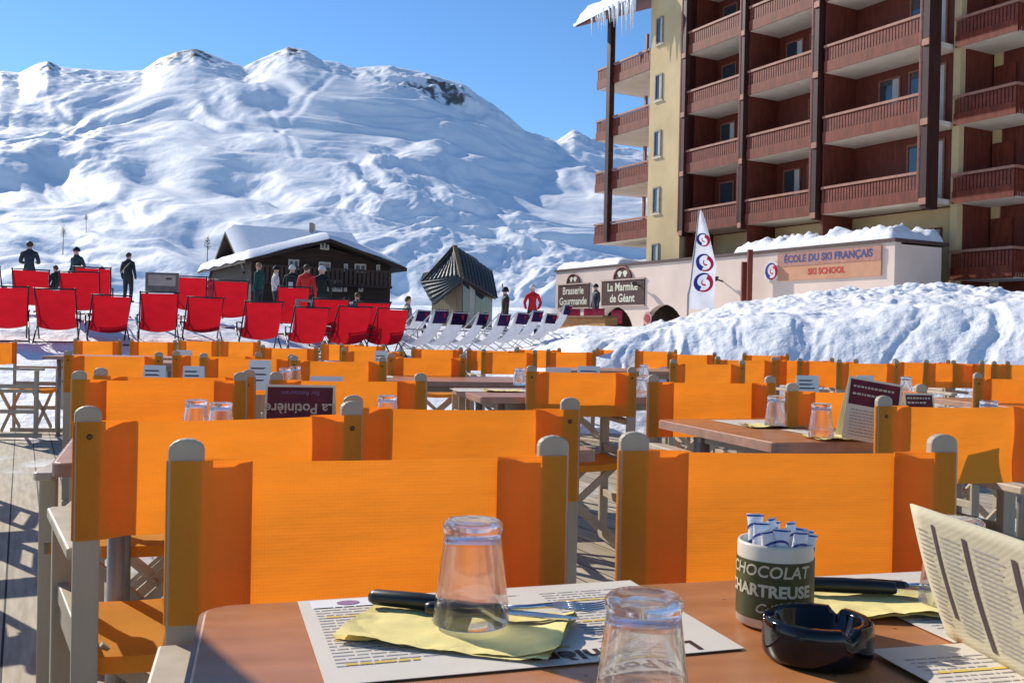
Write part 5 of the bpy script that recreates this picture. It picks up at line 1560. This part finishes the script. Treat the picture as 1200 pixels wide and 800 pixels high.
for m, q in swirl(.32): mb.add([Vector(fp(tl_ - x, NF + .056, zl_ + y)) - Vector(o.location) for x, y in q], [(0, 1, 2, 3)], m)
mb.build('emblem', [RED, BLUE], o, recalc=False)
tag(o, "round white plaque with red and blue swirl left of the ski school board", 'sign')
# brown post frame standing before the wall
tp, zp = wall_pt(890, 328)
o = empty('brown_post', fp(tp, NF + .5, 0))
for dt, zt, z_ in ((-.0, 4.45, 1.6), (.32, 4.0, 2.2)):
    mb = MB(); p = Vector(fp(tp + dt, NF + .5, 0)) - Vector(o.location)
    mb.span((p.x - .09, p.y - .09, z_), (p.x + .09, p.y + .09, zt)); mb.build('post', WR, o)
mb = MB(); a = Vector(fp(tp, NF + .5, 3.2)) - Vector(o.location); b = Vector(fp(tp + .32, NF + .5, 3.2)) - Vector(o.location); mb.bar(a, b, .06, .08); mb.build('crosspiece', WR, o)
tag(o, "pair of brown timber posts in front of the pink wall beside the round logo", 'post')

# feather flag
d = 27.0; pb_ = at_y(806, 362, d); pt_ = at_y(819, 246, d)
fl = empty('feather_flag', (pb_.x, d, pb_.z - 1.0)); H_ = pt_.z - pb_.z; rel = Vector((0, 0, 1.0))
mb = MB(); mb.tube([(0, 0, 0), (0, 0, 1.4), (.06, 0, H_ * .6), (.26, 0, H_ + 1.0)], [.03, .028, .022, .012], 8); mb.build('pole', M['leg_metal'], fl)
def edgeL(v): return .02 + .05 * v + .22 * v * v
def flagp(u, v, off=0):
    wd = .70 * min(1, (1 - v) / .55) ** .8 * (1 if v > .03 else 1)
    x = edgeL(v) + wd * u; y = .07 * math.sin(u * 5 + v * 6) * u - off
    return (x, y, 1.0 + H_ * v)
mb = MB(); mb.grid(10, 40, flagp); sail = mb.build('sail', WHITEC, fl, recalc=False)
for k, (v0, ss) in enumerate(((.27, .27), (.47, .25), (.70, .19))):
    mb = MB()
    for m, q in swirl(ss):
        pts = []
        for x, y in q:
            v = v0 + y / H_; wd = .70 * min(1, (1 - v) / .55) ** .8; u = .52 + x / wd
            pts.append(flagp(u, v, .012))
        mb.add(pts, [(0, 1, 2, 3)], m)
    mb.build('swirl_emblem', [RED, BLUE], sail, recalc=False)
tag(fl, "tall white feather flag with red and blue swirls in front of the pink wall", 'flag')

# ------------------------------------------------------------------ brasserie terrace bits
WOODO = noisy('orange_pine', (.42, .19, .055), rough=.6, var=.3, scale=3, stretch=(1, 1, 5), bump=.2)
d = 36; p = at_y(657, 384, d); q = at_y(716, 380, d - 3)
o = empty('wooden_counter', (p.x, p.y, 1.0)); r_ = Vector((q.x - p.x, q.y - p.y, 0))
mb = MB(); mb.bar((0, 0, .25), (r_.x, r_.y, .25), .5, .85); mb.build('counter_body', WOODO, o)
mb = MB(); mb.bar((-.1, .02, .72), (r_.x, r_.y, .72), .7, .07); mb.build('countertop', noisy('counter_top', (.22, .09, .04), bump=0), o)
tag(o, "orange pine counter on the brasserie terrace below the brown signs", 'counter')
for k, (px, dd) in enumerate(((664, 38), (673, 38.3), (690, 37.5), (701, 37), (722, 39))):
    p = at_y(px, 370, dd); o = empty('terrace_chair', (p.x, dd, 1.0))
    m1 = noisy('red_cloth', (.42, .03, .06), bump=.2) if k == 0 else bpy.data.materials['red_cloth']
    mb = MB(); mb.span((-.22, -.2, .42), (.22, .2, .47)); mb.build('seat', M['white_metal'], o)
    mb = MB(); mb.grid(4, 4, lambda u, v: ((u - .5) * .44, -.22 - .06 * v, .55 + .55 * v)); mb.build('backrest', m1, o, solid=.04)
    for sx in (-1, 1):
        for y in (-.19, .19):
            mb = MB(); mb.tube([(sx * .2, y, 0), (sx * .2, y, .42)], .018, 6); mb.build('leg', M['white_metal'], o)
    tag(o, ["red-backed terrace chair at the left end of the pine counter", "red-backed terrace chair, second along the pine counter", "red-backed terrace chair before the dark dressed person by the signs", "red-backed terrace chair right of the dark dressed person", "red-backed terrace chair in the arch under the Marmite sign"][k], 'chair', 'red-backed chairs of the brasserie')

# ------------------------------------------------------------------ chalet
def chalet():
    d = 62.0
    Lp, Rp = at_y(294, 350, d), at_y(457, 350, d + 4.6)
    c = (Lp + Rp) / 2; W = (Rp - Lp).length
    zb = gz(c.x, d) - 1.0
    zE = at_y(300, 300, d).z; zR = at_y(385, 282, d + 2.3).z; zE2 = at_y(456, 303, d + 3).z
    ax = Vector((Rp.x - Lp.x, Rp.y - Lp.y, 0)).normalized(); dp = Vector((-ax.y, ax.x, 0))
    o = empty('chalet', (c.x, c.y, zb))
    def lp(u, v, z): return ax * u + dp * v + Vector((0, 0, z - zb))
    h = W / 2
    WOOD = noisy('dark_chalet_timber', (.040, .022, .015), rough=.7, var=.45, scale=1.2, bump=.4, bscale=4, stretch=(.3, .3, 4), bdist=.03)
    STONE = noisy('pale_stone', (.42, .36, .27), rough=.8, var=.4, scale=1.8, bump=.4, bscale=5, bdist=.03)
    DPT = 13.0
    zw = zE - .15
    mb = MB(); pr = [(-h, zb), (h, zb), (h, zw), (0, zR - .35), (-h, zw)]
    mb.prism(pr, lambda u, v, w_: lp(u, w_, v), 0, DPT); mb.build('wall', WOOD, o)
    # roof: two slopes with a thick snow cover
    ov = .7; k = (zR - zw) / h
    for s in (-1, 1):
        a, b = (0, zR - .18), (s * (h + ov), zR - .18 - k * (h + ov))
        mb = MB(); mb.prism([a, b, (b[0], b[1] + .22), (0, zR + .04)], lambda u, v, w_: lp(u, w_, v), -1.3, DPT + 1); mb.build('roof', WOOD, o)
        mb = MB(); 
        def sn(u, v, s=s):
            x = s * (h + ov + .05) * u; w_ = -1.3 + (DPT + 2.3) * v
            ed = min(1, min((1 - u) * 14, v * 22)) ** .5
            return tuple(lp(x, w_, zR + .045 - k * abs(x) + .50 * ed + .06 * math.sin(w_ * 1.7 + x)))
        mb.grid(20, 20, sn); mb.grid(20, 1, lambda u, v, s=s: tuple(lp(s * (h + ov + .05) * u, -1.3, zR + .045 - k * abs(s * (h + ov + .05) * u) * 1.0 + (.0 if v < .5 else .003)))); mb.build('roof_snow', M['snow'], o, recalc=False)
    # side wing with its own gable to the left
    zr2 = at_y(275, 270, d + 6).z
    g = -h - .2
    def wp(u, v, z): return lp(-h + 3.3 + u, 7.5 + v, z)   # gable faces left, ridge along ax
    hw = 4.6; L = 6.0; ze2 = zE - .3
    mb = MB(); mb.prism([(-hw, zb), (hw, zb), (hw, ze2), (0, zr2 - .3), (-hw, ze2)], lambda u, v, w_: wp(w_, u, v), -2.2, L); mb.build('wing_wall', STONE, o)
    k2 = (zr2 - ze2) / hw
    for s in (-1, 1):
        b = (s * (hw + 1.0), zr2 - k2 * (hw + 1.0))
        mb = MB(); mb.prism([(0, zr2 - .2), (b[0], b[1] - .2), b, (0, zr2)], lambda u, v, w_: wp(w_, u, v), -3.4, L); mb.build('wing_roof', WOOD, o)
        mb = MB()
        def sn2(u, v, s=s):
            x = s * (hw + 1.05) * u; w_ = -3.4 + (L + 3.4) * v
            ed = min(1, min((1 - u) * 12, v * 20)) ** .5
            return tuple(wp(w_, x, zr2 + .01 - k2 * abs(x) + .5 * ed))
        mb.grid(16, 16, sn2); mb.build('roof_snow', M['snow'], o, recalc=False)
    mb = MB(); mb.span(*[tuple(wp(2.6, -.4, zr2 - .5)), tuple(wp(3.3, .4, zr2 + 1.0))]); ch = mb.build('chimney', noisy('chimney_render', (.35, .28, .22), bump=.1), o)
    WF = noisy('pale_window_frame', (.60, .55, .48), bump=0); PN = noisy('sky_lit_pane', (.10, .16, .22), rough=.05, var=.2, bump=0, spec=.9)
    def win(px0, py0, px1, py1, big=False):
        A_ = at_y((px0 + px1) / 2, (py0 + py1) / 2, d + 4.6 * ((px0 + px1) / 2 - 294) / 163)
        f = (A_.x - c.x) * ax.x + (A_.y - c.y) * ax.y
        w_ = (px1 - px0) * d / F; hh = (py1 - py0) * d / F; zc = A_.z
        mb = MB(); t_ = .10
        for (u0, u1, z0, z1) in ((-w_ / 2, w_ / 2, hh / 2 - t_, hh / 2), (-w_ / 2, w_ / 2, -hh / 2, -hh / 2 + t_), (-w_ / 2, -w_ / 2 + t_, -hh / 2 + t_, hh / 2 - t_), (w_ / 2 - t_, w_ / 2, -hh / 2 + t_, hh / 2 - t_)) + (((-t_ / 2, t_ / 2, -hh / 2 + t_, hh / 2 - t_),) if w_ > .6 else ()):
            mb.add([lp(f + u, n, zc + z) for u in (u0, u1) for n in (-.08, -.01) for z in (z0, z1)], [(0, 1, 3, 2), (4, 6, 7, 5), (0, 4, 5, 1), (2, 3, 7, 6), (0, 2, 6, 4), (1, 5, 7, 3)])
        fr = mb.build('window', WF, o)
        mb = MB(); mb.add([lp(f + u, -.03, zc + z) for u, z in ((-w_ / 2 + t_, -hh / 2 + t_), (w_ / 2 - t_, -hh / 2 + t_), (w_ / 2 - t_, hh / 2 - t_), (-w_ / 2 + t_, hh / 2 - t_))], [(0, 1, 2, 3)]); mb.build('pane', PN, fr, recalc=False)
    for q in ((374, 281, 385, 293), (337, 304, 350, 316), (372, 307, 387, 318), (402, 309, 407, 318), (414, 309, 429, 320), (440, 310, 445, 319), (382, 328, 401, 342), (402, 333, 406, 342), (419, 333, 425, 342)): win(*q)
    def rail(z, vd, name):
        mb = MB(); a = h - .3
        mb.add([lp(u, n, zz) for u in (-a, a) for n in (-vd, -.012) for zz in (z - .18, z)], [(0, 1, 3, 2), (4, 6, 7, 5), (0, 4, 5, 1), (2, 3, 7, 6), (0, 2, 6, 4), (1, 5, 7, 3)])
        b_ = mb.build('balcony', WOOD, o)
        mb = MB()
        for (u0, u1, zz0, zz1) in [(-a, a, z + .92, z + 1.02)]:
            mb.add([lp(u, n, zz) for u in (u0, u1) for n in (-vd, -vd + .08) for zz in (zz0, zz1)], [(0, 1, 3, 2), (4, 6, 7, 5), (0, 4, 5, 1), (2, 3, 7, 6), (0, 2, 6, 4), (1, 5, 7, 3)])
        n_ = int(2 * a / .3)
        for i in range(n_):
            u = -a + (i + .5) * 2 * a / n_
            mb.add([lp(u + du, n, zz) for du in (-.1, .1) for n in (-vd + .02, -vd + .05) for zz in (z + .003, z + .92)], [(0, 1, 3, 2), (4, 6, 7, 5), (0, 4, 5, 1), (2, 3, 7, 6), (0, 2, 6, 4), (1, 5, 7, 3)])
        mb.build('railing', noisy('chalet_rail', (.055, .032, .022), var=.4) if 'chalet_rail' not in bpy.data.materials else bpy.data.materials['chalet_rail'], b_)
    rail(at_y(400, 331, d).z, 1.1, 'a')
    tag(o, "dark timber chalet with wide gable and thick snow on its roofs", 'chalet')
chalet()

# ------------------------------------------------------------------ slate chapel
def chapel():
    d = 52.0
    SL_ = noisy('dark_slate_roof', (.035, .042, .048), rough=.45, var=.45, scale=1.4, bump=.5, bscale=3, stretch=(6, 6, .5), bdist=.05)
    WD = noisy('pale_weathered_boards', (.20, .155, .095), rough=.7, var=.45, scale=2.5, stretch=(5, 5, .4), bump=.3)
    g = lambda px, py, dd: at_y(px, py, dd)
    zb = gz(g(537, 350, d).x, d) - .6
    A_ = g(506, 353, d - 1.4); Bc = g(541, 361, d - 3.4); C_ = g(577, 353, d - .5); D_ = g(541, 345, d + 3)
    o = empty('slate_chapel', (g(541, 350, d).x, d, zb)); off = Vector(o.location)
    ez = lambda px, py, dd: g(px, py, dd)
    eA, eB, eC = ez(494, 332, d - 1.8), ez(507, 356, d - 3.0), ez(581, 350, d - 1.2)
    tip = ez(533, 289, d - 2.4); rid = ez(560, 305, d + 2.6); eD = ez(497, 322, d + 1.5)
    # walls
    mb = MB()
    base = [A_, Bc, C_, D_]
    topz = [eA.z - .1, g(541, 319, d - 3.4).z, g(577, 343, d).z, eA.z]
    vs = [Vector((p.x, p.y, zb)) - off for p in base] + [Vector((p.x, p.y, z)) - off for p, z in zip(base, topz)]
    mb.add(vs, [(0, 1, 5, 4), (1, 2, 6, 5), (2, 3, 7, 6), (3, 0, 4, 7), (4, 5, 6, 7)])
    mb.build('wall', WD, o)
    # sweeping roof: left slope and right slope meeting in a ridge that rises to the front tip
    def quad(a, b, c, e, nm, seams=11):
        mb = MB()
        def f(u, v): 
            p = (a * (1 - u) + b * u) * (1 - v) + (e * (1 - u) + c * u) * v
            return tuple(p - off)
        mb.grid(10, 8, f); q = mb.build(nm, SL_, o, recalc=False, solid=.16)
        nrm = (b - a).cross(e - a).normalized(); nrm = nrm if nrm.y < 0 or nrm.z > 0 else -nrm
        m2 = MB()
        for k in range(seams + 1):
            u = k / seams
            p, r_ = a * (1 - u) + b * u, e * (1 - u) + c * u
            m2.tube([p - off + nrm * .1, r_ - off + nrm * .09], .035, 5)
        m2.build('roof_seams', noisy('slate_seam', (.06, .068, .075), bump=0) if 'slate_seam' not in bpy.data.materials else bpy.data.materials['slate_seam'], q)
    mid = ez(541, 326, d - 3.9)
    quad(eA, mid, tip, ez(531, 298, d - 1.8), 'roof', 9)
    quad(mid, eC, ez(575, 318, d + .8), tip, 'roof', 10)
    quad(eA, eD, rid, tip, 'roof', 7)
    quad(eA, ez(508, 357, d - 3.3), ez(540, 331, d - 4.0), ez(541, 326, d - 3.95), 'roof', 5)
    mb = MB(); mb.bar(tip - off, mid - off, .22, .22); mb.build('ridge_board', WD, o)
    # tall glazing with posts on the right-hand face
    for k in range(5):
        u = .12 + .19 * k; p = Bc * (1 - u) + C_ * u; z1 = topz[1] * (1 - u) + topz[2] * u - .35
        n = (C_ - Bc).cross(Vector((0, 0, 1))).normalized(); n = n if n.y < 0 else -n
        q = p + n * .03; dirc = (C_ - Bc).normalized() * .34
        mb = MB(); mb.add([Vector((q.x - dirc.x, q.y - dirc.y, zb + .8)) - off, Vector((q.x + dirc.x, q.y + dirc.y, zb + .8)) - off, Vector((q.x + dirc.x, q.y + dirc.y, z1 - .25)) - off, Vector((q.x - dirc.x, q.y - dirc.y, z1)) - off], [(0, 1, 2, 3)])
        mb.build('window', [PANE, CURT][k == 1], o, recalc=False)
    tag(o, "small timber chapel with steep dark slate roof rising to a point", 'chapel')
chapel()
# little bare trees on the far slope
def bare_tree(px, py, d, h, label, seed):
    rn = random.Random(seed); p = at_y(px, py, d); o = empty('bare_tree', p)
    h *= .62
    t = MB(); t.tube([(0, 0, -1.5), (0, 0, h * .5), (.1, 0, h)], [h * .03, h * .02, h * .006], 6); t.build('trunk', BARK, o)
    c = MB()
    for k in range(34):
        z = rn.uniform(.25, .95) * h; a = rn.uniform(0, 6.28); L = (h - z) * .30 + .06 * h
        q = Vector((math.cos(a) * L, math.sin(a) * L, z + L * .8)); c.tube([(0, 0, z), q * .6 + Vector((0, 0, z * .4)), q], [h * .008, h * .006, h * .003], 4, cap=False)
        for j in range(4):
            b = q * rn.uniform(.5, 1) + Vector((0, 0, z * .2)); c.tube([b, b + Vector((rn.uniform(-1, 1), rn.uniform(-1, 1), rn.uniform(.2, 1))) * h * .13], [h * .005, h * .002], 3, cap=False)
    c.build('crown', BARK, o); tag(o, label, 'tree', 'bare trees on the far slope')
BARK = noisy('bark', (.055, .045, .040), var=.4, bump=0)
for k, (px, py, d, h, lb) in enumerate(((74, 283, 110, 2.6, "dark bare tree on the snow slope, above the black-capped person's left"), (101, 262, 150, 2.4, "bare tree on the slope above the black-capped person"), (243, 300, 110, 3.4, "thin bare tree left of the chalet's eave"))):
    bare_tree(px, py, d, h, lb, k)
#@@END
